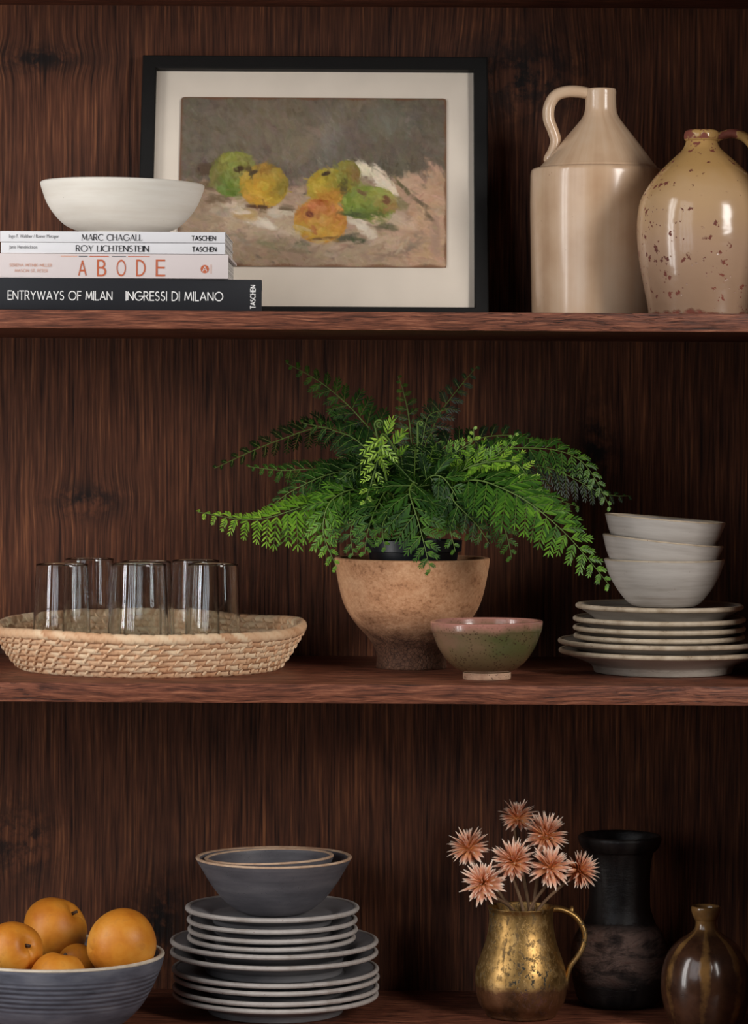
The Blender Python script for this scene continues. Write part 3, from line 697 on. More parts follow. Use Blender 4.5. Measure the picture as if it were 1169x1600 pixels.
order = [('lowest large oatmeal plate with scalloped foot, standing on the shelf', 1036, 163, 0, 37, .009, 0),
         ('upper of the two large oatmeal plates, under the small plates', 1036, 164, .009, 52, .009, 0),
         ('lowest of the four small oatmeal plates, resting on the large ones', 1030, 134, .018, 60, .009, 0),
         ('third from the top of the small oatmeal plates', 1030, 135, .027, 73, .009, 0),
         ('second from the top of the small oatmeal plates', 1030, 135, .036, 87, .009, 0),
         ('topmost small oatmeal plate, directly under the white bowls', 1030, 131, .045, 107, .0262, 0)]
for i, (lab, cx, Rp, b_, rim, well, _) in enumerate(order):
    c = P(cx, 1045, YR)
    plate(c.x, YR, zr+b_, Rp*k, rim*k-b_, well-EPS, M['oat'], M['oat_rim'], lab, gW, .66 if Rp > 150 else .7, 44 if i == 0 else 0, tilt=(R_((0, 0, 0, 0, 0, .15)[i]), 0), seed=20+i)
M['oat_bowl'] = ceramic('pale_grey_stoneware', [(.3, lin(152, 141, 130)), (.5, lin(184, 176, 168)), (.7, lin(200, 193, 185))], .5, (10, 10, 130), None, (200, .05, lin(120, 96, 70)))
o = [(45, 0), (49, 1), (58, 7), (72, 24), (84, 44), (90.5, 61), (94, 72)]
out = cr([(a*k, b_*k) for a, b_ in o], 5)
zt = zr+.045+.0262+.001
cb = P(1038, 900, YR)
for (lab, dx, dz, tl) in (('lowest of the three pale grey bowls, standing level on the plates', 0, 0, 0), ('middle pale grey bowl, tipped sideways in its stack', -2, 30, R_(5.6)), ('topmost pale grey bowl, nearest the fern fronds', 1, 64, R_(4.2))):
    # a tipped bowl turns about its base, so its foot is set back below the rim's centre
    z = zt+dz*k-EPS; hx = 72*k*math.sin(tl)
    bowl('small_bowl', (cb.x+dx*k-hx, YR, z), out, .0036, .0075, M['oat_bowl'], lab, 'pale grey bowls stacked on the plates', M['oat_rim'], None, tilt=(tl, 0), seed=30+dz)

M['slate'] = ceramic('slate_grey_stoneware', [(.3, lin(78, 76, 81)), (.5, lin(97, 94, 99)), (.7, lin(117, 113, 116))], .48, (16, 16, 60), None, (420, .13, lin(54, 52, 56)))
M['ash'] = ceramic('ash_grey_stoneware', [(.3, lin(112, 110, 114)), (.5, lin(132, 130, 132)), (.7, lin(150, 147, 147))], .5, (14, 14, 60), None, (240, .05, lin(84, 76, 72)))
M['ash_rim'] = ceramic('ash_grey_rim', [(.3, lin(150, 138, 128)), (.5, lin(180, 172, 166)), (.7, lin(196, 188, 182))], .5, (40, 40, 40), None, (260, .1, lin(110, 80, 62)))
M['bare_rim'] = ceramic('bare_clay_rim', [(.35, lin(176, 136, 108)), (.55, lin(214, 180, 150)), (.7, lin(228, 198, 170))], .6, (50, 50, 50), None, None, 0)
YG = .262; k = S(YG); zg = Z3+EPS; T = .011
names = [('small', 'topmost small grey plate, directly under the nested grey bowls', 425, 136, 1419), ('small', 'second from the top of the small grey plates', 425, 133.5, 1437),
         ('small', 'third from the top of the small grey plates', 426, 133, 1452), ('small', 'lowest of the small grey plates, resting on the large ones', 424, 132, 1464.5),
         ('large', 'topmost of the six large grey plates', 428.5, 162.5, 1470.5), ('large', 'second from the top of the large grey plates', 428.5, 162.5, 1487.5),
         ('large', 'third from the top of the large grey plates', 430.5, 162, 1514), ('large', 'fourth from the top of the large grey plates', 432, 161.5, 1526),
         ('large', 'second from the bottom of the large grey plates', 431, 161.5, 1542), ('large', 'lowest large grey plate, standing on the bottom shelf', 431, 161, 1553)]
ybase = HOR-zg/k
for j, (kind, lab, cx, Rp, ry) in enumerate(reversed(names)):
    b_ = T*j; hh = (ybase-ry)*k-b_; c = P(cx, 1500, YG)
    plate(c.x, YG, zg+b_, Rp*k, hh+.0026, T-EPS, M['ash'], M['ash_rim'], lab, kind+' grey plates under the grey bowls', .655 if kind == 'large' else .68, tilt=(0, 0), seed=40+j)
ztop = zg+T*10
o = [(48, 0), (52, 2), (62, 7), (80, 22), (98, 45), (113, 70), (119, 80), (121.5, 85)]
c = P(428, 1420, YG)
bowl('nesting_bowl', (c.x, YG, ztop+.0005), cr([(a*k, b_*k) for a, b_ in o], 5), .0042, .008, M['slate'], 'wider slate grey bowl on the plate stack, holding another bowl', 'nested slate grey bowls', M['bare_rim'], seed=51, tilt=(R_(-.3), 0), rimw=1.0)
o = [(38, 0), (42, 2), (56, 9), (74, 24), (89, 44), (98, 62), (101, 70)]
bowl('nesting_bowl', (c.x-6*k, YG-.004, ztop+.0005+16.5*k), cr([(a*k, b_*k) for a, b_ in o], 5), .0042, .007, M['slate'], 'smaller slate grey bowl nested inside the wider one', 'nested slate grey bowls', M['bare_rim'], seed=52, tilt=(R_(-1.6), R_(-1.0)), rimw=1.0)

# ------------------------------------------------------------------ fruit bowl and fruit
def ridged():
    b = NB('ridged_slate_stoneware'); c = b.t.nodes.new('ShaderNodeTexCoord').outputs['Object']; z = b.xyz(c)[2]
    n = b.noise(b.co((16, 16, 60), vec=c), 1, 4, .6); w = b.noise(b.co((5, 5, 5), vec=c), 1, 2)
    rz = b.math('ADD', z, b.math('MULTIPLY', w, .004))
    rings = b.math('SINE', b.math('MULTIPLY', rz, 1150)); zone = b.ramp(b.math('DIVIDE', z, .08), [(.42, 0), (.5, 1), (.82, 1), (.9, 0)])
    hgt = b.math('MULTIPLY', rings, zone)
    col = b.ramp(b.math('ADD', n, b.math('MULTIPLY', hgt, -.05)), [(.3, lin(74, 75, 84)), (.5, lin(100, 101, 112)), (.7, lin(122, 122, 130))])
    b.bump(b.math('ADD', hgt, n), .35, .0012); return b.done(col, .5, 0, .4)
M['ridged'] = ridged()
M['cream_rim'] = ceramic('cream_glaze_rim', [(.35, lin(196, 178, 156)), (.6, lin(226, 212, 192))], .4, (50, 50, 50), None, None, 0)
YF = .14; k = S(YF); zf = Z3+EPS; yb = HOR-zf/k
o = [(80, yb), (84, yb-2), (96, yb-7), (118, yb-22), (138, yb-43), (155, yb-72), (167, yb-100), (171, yb-114), (172, yb-121)]
c = P(85, 1495, YF); FB = Vector((c.x, YF, zf))
bowl('fruit_bowl', FB, cr([(a*k, (HOR-b_)*k-zf) for a, b_ in o], 5), .0055, .010, M['ridged'], 'ridged blue-grey bowl holding orange fruit at the shelf end', None, M['cream_rim'], seed=61, wob=.003, rimw=1.05)
def fruit_skin(name, seed):
    b = NB(name); c = b.co(loc=(seed, seed*2, 0))
    n = b.noise(c, 22, 4, .6); p = b.noise(c, 420, 2, .5); g = b.noise(c, 90, 3)
    col = b.ramp(n, [(.3, lin(186, 104, 28)), (.5, lin(212, 134, 42)), (.7, lin(224, 158, 66))])
    col = b.mix(b.ramp(g, [(.58, 0), (.72, .35)]), col, lin(172, 92, 40))
    b.bump(p, .12, .0012); return b.done(col, .45, 0, .35)
M['fruit'] = fruit_skin('apricot_skin', 0); M['fruit_stem'] = plain('dry_stem', lin(70, 48, 30), .8)
def fruit(px, py, Y, r, label, cleft=None, rot=(0, 0, 0), squash=.96, seed=0):
    """round stone fruit with a stem dimple at local +z and a seam down one side"""
    rr = r*S(Y); root = empty('apricot', P(px, py, Y), label, 'fruit', 'apricots in the grey bowl'); root.rotation_euler = rot
    bm = bmesh.new(); bmesh.ops.create_uvsphere(bm, u_segments=56, v_segments=40, radius=1)
    rnd = random.Random(seed); ph = [rnd.uniform(0, 6.28) for _ in range(6)]
    for v in bm.verts:
        d = v.co.normalized(); th = math.acos(max(-1, min(1, d.z))); az = math.atan2(d.y, d.x)
        q = 1-.20*math.exp(-(th/.26)**2)-.05*math.exp(-((math.pi-th)/.22)**2)
        q -= .07*math.exp(-(az/.13)**2)*math.sin(th)**.7*(1 if th < 2.6 else 0)
        q += .02*math.sin(2*az+ph[0])*math.sin(th)+.02*math.sin(3*th+ph[1])+.014*math.sin(3*az+2*th+ph[2])
        v.co = Vector((d.x*q, d.y*q, d.z*q*squash))*rr
    bm_obj('flesh', bm, M['fruit'], root, None, True, 180)
    V, F = [], []; tube(V, F, [(0, 0, rr*squash*.78), (.0006, 0, rr*squash*.9), (.002, .0005, rr*squash*.98)], [.0022, .0016, .0019], 8)
    mesh_obj('stem', V, F, M['fruit_stem'], root)
    return root
fruit(190, 1475, .120, 55.5, 'largest apricot, rising above the bowl on the right', rot=(R_(-24), R_(82), R_(8)), seed=1)
fruit(21, 1485, .105, 46, 'apricot at the left edge with its stem dimple facing right', rot=(R_(12), R_(70), R_(-35)), seed=2)
fruit(87, 1452, .203, 50.5, 'highest apricot, at the back of the bowl', rot=(R_(30), R_(40), R_(20)), seed=3)
fruit(92, 1533, .076, 46.5, 'low apricot at the front, half sunk behind the bowl rim', rot=(R_(-12), R_(10), 0), seed=4)
fruit(120, 1508, .157, 33, 'apricot mostly hidden in the middle of the other fruit', rot=(R_(100), R_(30), 0), seed=5)

# ------------------------------------------------------------------ brass pitcher with dried flowers
def brass():
    b = NB('worn_brass'); c = b.t.nodes.new('ShaderNodeTexCoord').outputs['Object']; x, y, z = b.xyz(c)
    n = b.noise(b.co((40, 40, 40), vec=c), 1, 6, .65); n2 = b.noise(b.co((230, 230, 150), (2, 3, 1), vec=c), 1, 6, .72); n3 = b.noise(b.co((16, 16, 12), (3, 0, 5), vec=c), 1, 3)
    col = b.ramp(n, [(.3, lin(120, 92, 54)), (.5, lin(170, 134, 80)), (.7, lin(200, 164, 110))])
    fleck = b.math('MULTIPLY', b.ramp(n2, [(.53, 0), (.57, 1)]), b.ramp(n3, [(.38, 0), (.60, 1)]))
    col = b.mix(fleck, col, b.ramp(n3, [(.4, lin(44, 36, 24)), (.7, lin(48, 52, 46))]))
    low = b.ramp(b.math('ADD', b.math('DIVIDE', z, .122), b.math('MULTIPLY', b.math('SUBTRACT', n, .5), .16)), [(.27, 1), (.33, 0)])
    col = b.mix(b.math('MULTIPLY', low, .85), col, b.ramp(n, [(.35, lin(52, 26, 20)), (.6, lin(98, 52, 36))]))
    rough = b.math('ADD', .36, b.math('ADD', b.math('MULTIPLY', fleck, .4), b.math('MULTIPLY', n, .12)))
    b.bump(b.math('SUBTRACT', n, fleck), .25, .0015)
    return b.done(col, rough, b.math('SUBTRACT', .95, b.math('MULTIPLY', b.math('MAXIMUM', fleck, b.math('MULTIPLY', low, .4)), .7)))
M['brass'] = brass()
YP = .245; k = S(YP); zp = Z3+EPS; yb = HOR-zp/k; pc = P(814, 1500, YP)
PIT = empty('brass_pitcher', (pc.x, YP, zp), 'tarnished brass pitcher with scroll handle, holding dried flowers', 'pitcher')
out = [(50, yb, 1), (54, yb-1, 1), (55.5, yb-5, 1), (55.5, yb-5, 1), (58, yb-9, 1), (66.5, 1564, 1), (70.5, 1546, 1), (71, 1528, 0), (69, 1511, 0), (62.5, 1491, 0), (56, 1472, 0), (52, 1455, 0), (50, 1438, 0), (50, 1424, 0), (51.5, 1418, 0), (52.5, 1415.5, 0), (51, 1414.5, 0), (49, 1416, 0), (48, 1425, 0), (48, 1440, 0), (54, 1475, 0), (66, 1520, 0), (60, yb-12, 0), (0, yb-8, 0)]
lathe('body', [(0, .002)]+px_prof(out, YP, zp, 5), M['brass'], PIT, segs=112, wob=.002, seed=71, auto=50)
handle('handle', [(860, 1421), (872, 1420), (886, 1424), (899, 1432), (909, 1445), (914, 1461), (911, 1479), (902, 1495), (891, 1510), (886, 1526), (884, 1540), (880, 1546)], YP, [5.5, 5.5, 5, 5, 4.8, 4.8, 4.6, 4.4, 4.4, 4.4, 4.6, 5], M['brass'], PIT, PIT.location, 1.5)
V, F = [], []; b0 = PIT.location
tube(V, F, [P(892, 1428, YP)-b0, P(893.5, 1421, YP)-b0, P(894, 1415.5, YP)-b0], [6*k, 4.5*k, 2*k], 8); mesh_obj('thumb_rest', V, F, M['brass'], PIT)
M['petal'] = None
def petal_mat():
    b = NB('dried_petal'); at = b.t.nodes.new('ShaderNodeAttribute'); at.attribute_name = 'along'
    n = b.noise(b.co(), 260, 3)
    col = b.ramp(b.math('ADD', at.outputs['Fac'], b.math('MULTIPLY', b.math('SUBTRACT', n, .5), .3)), [(0, lin(214, 144, 78)), (.35, lin(242, 180, 124)), (.62, lin(238, 166, 132)), (.86, lin(248, 212, 186)), (1, lin(252, 236, 220))])
    return b.done(col, .65, 0, .25)
M['petal'] = petal_mat(); M['flower_stem'] = plain('dried_stem', lin(116, 88, 62), .8, var=.3, sc=120)
def flower(px, py, Y, rad, face, foot, label, seed):
    rnd = random.Random(seed); c = P(px, py, Y); root = empty('dried_flower', c, label, 'dried flower', 'dried flowers in the brass pitcher')
    d = Vector(face).normalized(); u = d.orthogonal().normalized(); w = d.cross(u); r = rad*S(Y)
    V, F, A = [], [], []
    for (cnt, tilt0, L, wd, lift) in ((12, 108, .80, .24, -.18), (15, 88, .98, .20, -.14), (18, 68, 1.06, .17, -.08), (20, 48, 1.06, .14, -.04), (18, 30, 1.0, .11, 0), (14, 15, .9, .09, .05), (8, 5, .8, .07, .08)):
        for i in range(cnt):
            a = 2*math.pi*(i+rnd.uniform(-.3, .3))/cnt; t = R_(tilt0+rnd.uniform(-11, 11)); ln = r*L*rnd.uniform(.82, 1.16)
            rad_d = u*math.cos(a)+w*math.sin(a); ax = d*math.cos(t)+rad_d*math.sin(t); sd = (rad_d.cross(d)).normalized(); nn = sd.cross(ax)
            base = d*(lift*r)+rad_d*(.05*r); cur = rnd.uniform(-.30, .08)*ln; W_ = wd*r*rnd.uniform(.8, 1.15); b = len(V)
            prof = ((0, .45), (.25, .85), (.5, 1.0), (.72, .8), (.9, .38), (1, .03))
            for (q, pw) in prof:
                p = base+ax*(ln*q)+nn*(cur*q*q)
                V += [p-sd*W_*pw*.5+nn*W_*pw*.22, p, p+sd*W_*pw*.5+nn*W_*pw*.22]; A += [q]*3
            for q in range(len(prof)-1):
                for s in range(2): F.append((b+q*3+s, b+q*3+s+1, b+q*3+s+4, b+q*3+s+3))
    # green-brown receptacle under the bracts
    b = len(V); tube(V, F, [-d*r*.34, -d*r*.2, d*r*.05], [r*.08, r*.2, r*.2], 10); A += [.0]*(len(V)-b)
    h = mesh_obj('flower_head', V, F, M['petal'], root)
    at = h.data.attributes.new('along', 'FLOAT', 'POINT'); at.data.foreach_set('value', A)
    f = P(foot[0], foot[1], foot[2])-c; V, F = [], []
    tube(V, F, cr([tuple(-d*r*.25), tuple(-d*r*.9+Vector((0, 0, -.004))), tuple(f+Vector((0, 0, .05))), tuple(f)], 6), 2.6*S(Y), 7)
    mesh_obj('stem', V, F, M['flower_stem'], root)
YFl = .235
for a in ((809, 1277, .292, 28, (.1, -.35, .9), (828, 1500, .265), 'topmost dried flower, standing highest above the pitcher', 1),
          (853, 1306, .250, 35, (.2, -.5, .85), (832, 1500, .245), 'second highest dried flower, just right of the topmost', 2),
          (733, 1325, .235, 31, (-.35, -.45, .8), (800, 1495, .255), 'leftmost dried flower, leaning out from the bunch', 3),
          (803, 1347, .222, 34, (-.05, -.65, .75), (818, 1500, .225), 'dried flower at the centre of the bunch facing forward', 4),
          (860, 1355, .215, 33, (.1, -.65, .72), (824, 1500, .23), 'dried flower low in the bunch, right of the central flower', 5),
          (906, 1360, .240, 29, (.75, -.5, .5), (836, 1500, .238), 'rightmost dried flower, over the pitcher handle', 6),
          (755, 1380, .178, 32.5, (-.35, -.75, .45), (806, 1500, .24), 'lowest dried flower, drooping beside the pitcher mouth', 7)):
    flower(*a)

# dark vase
def vase_mat():
    b = NB('sooty_black_clay'); c = b.t.nodes.new('ShaderNodeTexCoord').outputs['Object']; x, y, z = b.xyz(c)
    n = b.noise(b.co((22, 22, 62), vec=c), 1, 7, .75, .5); st = b.noise(b.co((60, 60, 6), vec=c), 1, 3)
    zz = b.math('ADD', b.math('DIVIDE', z, .205), b.math('MULTIPLY', b.math('SUBTRACT', n, .5), .12))
    band = b.ramp(zz, [(.12, 0), (.22, 1), (.42, 1), (.47, 0)])
    dark = b.ramp(st, [(.4, lin(26, 23, 23)), (.65, lin(46, 42, 40))])
    earth = b.ramp(n, [(.36, lin(36, 28, 26)), (.46, lin(78, 62, 56)), (.56, lin(126, 102, 92)), (.68, lin(104, 70, 60))])
    col = b.mix(band, dark, earth)
    b.bump(b.math('MULTIPLY', n, b.math('ADD', .15, band)), .9, .008)
    return b.done(col, b.math('ADD', .38, b.math('MULTIPLY', band, .4)), 0, .35)
M['soot'] = vase_mat()
YV = .318; k = S(YV); zv = Z3+EPS; yb = HOR-zv/k; pc = P(968, 1450, YV)
root = empty('tall_vase', (pc.x, YV, zv), 'tall sooty black vase with an earthy band, behind the pitcher handle', 'vase')
out = [(52, yb), (56, yb-2), (66, 1555), (73, 1525), (75.5, 1500), (74, 1475), (67, 1455), (55, 1438), (49, 1420), (47.5, 1390), (48.5, 1350), (52, 1331), (55, 1325)]
lathe('body', [(0, .001)]+px_prof(out, YV, zv, 5)+px_prof([(51, 1325), (45, 1350), (44, 1400), (60, 1480), (0, yb-12)], YV, zv, 4), M['soot'], root, segs=112, wob=.004, seed=81, auto=60)
lathe('rim', px_prof([(51, 1325), (56, 1326), (62, 1318), (65, 1309), (64.5, 1304), (61, 1302), (57, 1305), (53, 1318), (51, 1325)], YV, zv, 4), M['soot'], root, segs=112, wob=.004, seed=81)

# brown bottle with ochre drips
def drip():
    b = NB('brown_drip_glaze'); c = b.t.nodes.new('ShaderNodeTexCoord').outputs['Object']; x, y, z = b.xyz(c)
    ang = b.math('ARCTAN2', y, x); n = b.noise(b.co((30, 30, 30), vec=c), 1, 4, .6)
    wob = b.math('ADD', b.math('MULTIPLY', ang, 7.0), b.math('MULTIPLY', b.noise(b.co((9, 9, 14), vec=c), 1, 2), 2.2))
    s = b.math('ADD', b.math('MULTIPLY', b.math('SINE', wob), .5), .5)
    run = b.math('SUBTRACT', s, b.math('MULTIPLY', b.math('SUBTRACT', .135, z), 1.8))
    dm = b.ramp(b.math('ADD', run, b.math('MULTIPLY', b.math('SUBTRACT', n, .5), .7)), [(.66, 0), (.86, .85)])
    topm = b.ramp(z, [(.098, 0), (.112, 1)])
    dm = b.math('MAXIMUM', dm, b.math('MULTIPLY', topm, .85))
    col = b.mix(dm, b.ramp(n, [(.35, lin(44, 27, 18)), (.65, lin(78, 50, 34))]), b.ramp(n, [(.3, lin(70, 48, 28)), (.65, lin(136, 100, 56))]))
    b.bump(b.math('ADD', n, dm), .2, .0015); return b.done(col, .2, 0, .5, (.3, .1))
M['drip'] = drip()
YD = .19; k = S(YD); zd = Z3+EPS; yb = HOR-zd/k; pc = P(1103, 1500, YD)
root = empty('stoneware_bottle', (pc.x, YD, zd), 'small round brown glazed bottle with ochre drips, at the far right', 'bottle')
out = [(50, yb), (54, yb-3), (61, 1583), (68, 1557), (70, 1533), (67, 1507), (58, 1484), (44, 1468), (28, 1457), (19, 1449), (16.5, 1441), (17, 1434)]
lathe('body', [(0, .001)]+px_prof(out, YD, zd, 5)+px_prof([(13, 1434), (12.5, 1442), (30, 1470), (55, 1520), (0, yb-12)], YD, zd, 4), M['drip'], root, segs=112, wob=.006, seed=91, auto=60)
lathe('lip', px_prof([(13.5, 1434), (17.5, 1434), (21, 1427), (23.3, 1419), (23.3, 1414.5), (21.5, 1412.5), (19, 1414), (15.5, 1424), (13.5, 1434)], YD, zd, 4), M['drip'], root, segs=80)

# ------------------------------------------------------------------ woven tray
def straw():
    b = NB('woven_straw'); c = b.t.nodes.new('ShaderNodeTexCoord').outputs['Object']; x, y, z = b.xyz(c)
    at = b.t.nodes.new('ShaderNodeAttribute'); at.attribute_name = 'strand'
    n = b.noise(b.co((60, 60, 60), vec=c), 1, 4, .6); ang = b.math('ARCTAN2', y, x)
    fib = b.noise(b.comb(b.math('MULTIPLY', ang, 130), b.math('MULTIPLY', z, 160), 0), 1, 3, .6)
    t = b.math('ADD', b.math('MULTIPLY', at.outputs['Fac'], .55), b.math('ADD', b.math('MULTIPLY', n, .25), b.math('MULTIPLY', fib, .2)))
    col = b.ramp(t, [(.2, lin(190, 136, 98)), (.4, lin(218, 172, 132)), (.6, lin(232, 194, 156)), (.8, lin(242, 216, 180))])
    b.bump(fib, .5, .0008); return b.done(col, .6, 0, .3)
M['straw'] = straw()
YT = .206; k = S(YT); zt = Z2+EPS; tc = P(234, 1050, YT)
TRAY = empty('woven_tray', (tc.x, YT, zt), 'round coiled straw tray holding the drinking glasses', 'tray')
rimR, rimZ = 238*k, (HOR-983)*k-zt+.0012; botR = 200*k
coils = []; NW = 7
for i in range(NW):
    t = i/(NW-1); coils.append((botR+(rimR-botR)*(t**.85), .0042+(rimZ-.0042)*t, .0044 if i < NW-1 else .0050))
def tray_lift(a, z): return (1 if z > .008 else 0)*(z/rimZ)*(.0030*math.sin(a)+.0014*math.sin(3*a+1)+.0010*math.sin(5*a+.4)+.0025*max(0, -math.cos(a))*max(0, math.sin(a+.5)))
def coil_mesh(V, F, A, r, z, t, cnt, ofs, slant, rnd, SEG=8, NT=10):
    m = cnt*SEG; b = len(V); tone = [rnd.random() for _ in range(cnt)]; jig = [rnd.uniform(.9, 1.1) for _ in range(cnt)]
    for i in range(m):
        a0 = 2*math.pi*i/m
        for q in range(NT):
            ph = 2*math.pi*q/NT
            f = (i/SEG+ofs+slant*math.sin(ph)*.5) % cnt; s = int(f) % cnt; fr = f-int(f)
            bul = .74+.32*min(1, 2.6*math.sin(math.pi*fr))**.8*jig[s]
            rr = t*bul; lift = tray_lift(a0, z)
            R = r+rr*math.cos(ph); V.append((R*math.cos(a0), R*math.sin(a0), z+lift+rr*1.12*math.sin(ph))); A.append(tone[s]*.8+.2*min(1, fr*3))
    for i in range(m):
        j = (i+1) % m
        for q in range(NT):
            p = (q+1) % NT; F.append((b+i*NT+q, b+j*NT+q, b+j*NT+p, b+i*NT+p))
def stitch(V, F, A, r, z, a, w, h, d, lean, tone):
    """a slanted binding stitch lying over two coils"""
    b = len(V); c = Vector((r*math.cos(a), r*math.sin(a), z+tray_lift(a, z)))
    tg = Vector((-math.sin(a), math.cos(a), 0)); n = Vector((math.cos(a), math.sin(a), 0)); up = Vector((0, 0, 1))
    for i in range(5):
        ph = -math.pi/2+math.pi*i/4
        for j in range(8):
            th = 2*math.pi*j/8; uu = math.cos(ph)*math.cos(th)*w; dd = math.cos(ph)*math.sin(th)*d; vv = math.sin(ph)*h
            V.append(c+tg*(uu+lean*vv)+n*dd+up*vv); A.append(tone)
    for i in range(4):
        for j in range(8): F.append((b+i*8+j, b+i*8+(j+1) % 8, b+(i+1)*8+(j+1) % 8, b+(i+1)*8+j))
rnd = random.Random(4)
def finish(name, V, F, A, lab=None):
    o = mesh_obj(name, V, F, M['straw'], TRAY); at = o.data.attributes.new('strand', 'FLOAT', 'POINT'); at.data.foreach_set('value', A); return tag(o, lab)
V, F, A = [], [], []
for i, (r, z, t) in enumerate(coils[:-1]): coil_mesh(V, F, A, r, z, t, 58, .5*i, .7, rnd)
for i in range(len(coils)-1):
    (r0, z0, t0), (r1, z1, t1) = coils[i], coils[i+1]; r, z = (r0+r1)/2, (z0+z1)/2
    for s in range(58):
        a = 2*math.pi*(s+.5*i+rnd.uniform(-.12, .12))/58
        for off in (.0030, -.0030):
            stitch(V, F, A, r+off, z-off*.25, a, .0026*rnd.uniform(.7, 1.25), .0052, .0021, .75+rnd.uniform(-.25, .2), rnd.uniform(.35, 1))
finish('side_wall', V, F, A)
V, F, A = [], [], []; coil_mesh(V, F, A, *coils[-1], 74, 0, .9, rnd); finish('rim_coil', V, F, A)
V, F, A = [], [], []; r = botR-.0085; i = 0
while r > .006:
    coil_mesh(V, F, A, r, .0040, .0044, max(6, int(r/.0028)), .37*i, .35, rnd, 6, 8); r -= .0086; i += 1
finish('base', V, F, A)
ZTRAY = zt+.0040+.0044*1.22

# ------------------------------------------------------------------ drinking glasses
def glass_mat():
    b = NB('hand_blown_glass'); b.t.nodes.remove(b.b)
    g = b.t.nodes.new('ShaderNodeBsdfGlass'); g.inputs['Roughness'].default_value = 0; g.inputs['IOR'].default_value = 1.55; g.inputs['Color'].default_value = (1, 1, 1, 1)
    va = b.t.nodes.new('ShaderNodeVolumeAbsorption'); va.inputs[0].default_value = (.30, .86, .84, 1); va.inputs[1].default_value = 18
    bp = b.t.nodes.new('ShaderNodeBump'); n = b.noise(b.co((26, 26, 9)), 1, 2); b.t.links.new(n, bp.inputs['Height']); bp.inputs['Strength'].default_value = .25; bp.inputs['Distance'].default_value = .004
    b.t.links.new(bp.outputs[0], g.inputs['Normal'])
    b.t.links.new(g.outputs[0], b.out.inputs['Surface']); b.t.links.new(va.outputs[0], b.out.inputs['Volume']); return b.m
M['glass'] = glass_mat()
def tumbler(px, ytop, Y, hwt, hwb, label, seed):
    k = S(Y); c = P(px, ytop, Y); z0 = ZTRAY+.0004; H = c.z-z0; rt, rb = hwt*k, hwb*k; w = .0021
    root = empty('drinking_glass', (c.x, Y, z0), label, 'glass', 'clear drinking glasses on the straw tray')
    out = cr([(rb-.003, 0), (rb-.0008, .0012), (rb, .004), (rb*.6+rt*.4, H*.4), (rt*.8+rb*.2, H*.8), (rt, H-.002), (rt-.0004, H-.0004), (rt-w*.5, H), (rt-w+.0003, H-.0005), (rt-w, H-.003), (rt*.8+rb*.2-w, H*.8), (rb*.6+rt*.4-w*1.1, H*.4), (rb-w*1.6, .014), (rb-w*3, .0095)], 4)
    lathe('body', [(0, .0012), (rb*.7, .0006)]+out+[(rb*.5, .0082), (0, .0078)], M['glass'], root, segs=96, wob=.005, seed=seed, auto=180)
    return root
for a in ((97, 881, .178, 41, 47, 'clear drinking glass at the front left of the straw tray', 101),
          (217, 880.5, .145, 43, 49.5, 'clear drinking glass at the front centre of the tray', 102),
          (333, 881, .155, 39.5, 45, 'clear drinking glass at the front right of the tray', 103),
          (140, 872.5, .262, 38, 43, 'clear drinking glass behind the front left one', 104),
          (229, 876.5, .262, 38.5, 43, 'clear drinking glass hidden behind the front centre one', 105),
          (306, 875, .262, 37, 42, 'clear drinking glass behind the front right one', 106)):
    tumbler(*a)

# ------------------------------------------------------------------ fern
def leaf_mat():
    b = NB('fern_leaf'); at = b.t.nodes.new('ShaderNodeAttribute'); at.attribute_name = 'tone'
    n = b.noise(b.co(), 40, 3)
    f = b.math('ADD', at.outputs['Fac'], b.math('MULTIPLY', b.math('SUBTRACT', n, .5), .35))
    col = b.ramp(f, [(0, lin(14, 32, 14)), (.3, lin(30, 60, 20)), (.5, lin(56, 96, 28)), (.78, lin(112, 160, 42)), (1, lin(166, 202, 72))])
    b.done(col, .42, 0, .4)
    tr = b.t.nodes.new('ShaderNodeBsdfTranslucent'); b.set(tr.inputs[0], b.mix(.5, col, lin(120, 170, 40))); mx = b.t.nodes.new('ShaderNodeMixShader'); mx.inputs[0].default_value = .16
    b.t.links.new(b.b.outputs[0], mx.inputs[1]); b.t.links.new(tr.outputs[0], mx.inputs[2]); b.t.links.new(mx.outputs[0], b.out.inputs[0]); return b.m
M['leaf'] = leaf_mat(); M['fern_stem'] = plain('fern_stem', lin(92, 118, 46), .5, var=.2, sc=60)
M['nursery_pot'] = plain('black_plastic_pot', lin(22, 26, 32), .38, 0, .5)
M['soil'] = plain('potting_soil', lin(34, 26, 20), .95, 0, .1, var=.5, sc=300)
zn = Z2+EPS+ (HOR-965)*S(Yp)-(HOR-1043)*S(Yp)+.006; kf = S(Yp)
FERN = empty('potted_fern', (P(643, 1043, Yp).x+2*kf, Yp-.004, zn), 'green feathery fern in a black nursery pot inside the planter', 'fern')
hp = (HOR-843)*kf-zn
lathe('nursery_pot', [(0, 0), (56*kf, 0), (56*kf, 0), (70*kf, hp*.84), (70*kf, hp*.84), (75*kf, hp*.85), (75*kf, hp*.85), (76*kf, hp), (76*kf, hp), (73*kf, hp), (68*kf, hp*.8)], M['nursery_pot'], FERN, auto=30)
lathe('soil', [(0, hp*.80+.004), (30*kf, hp*.80+.003), (69*kf, hp*.79)], M['soil'], FERN, wob=.01)
FO = Vector(FERN.location)
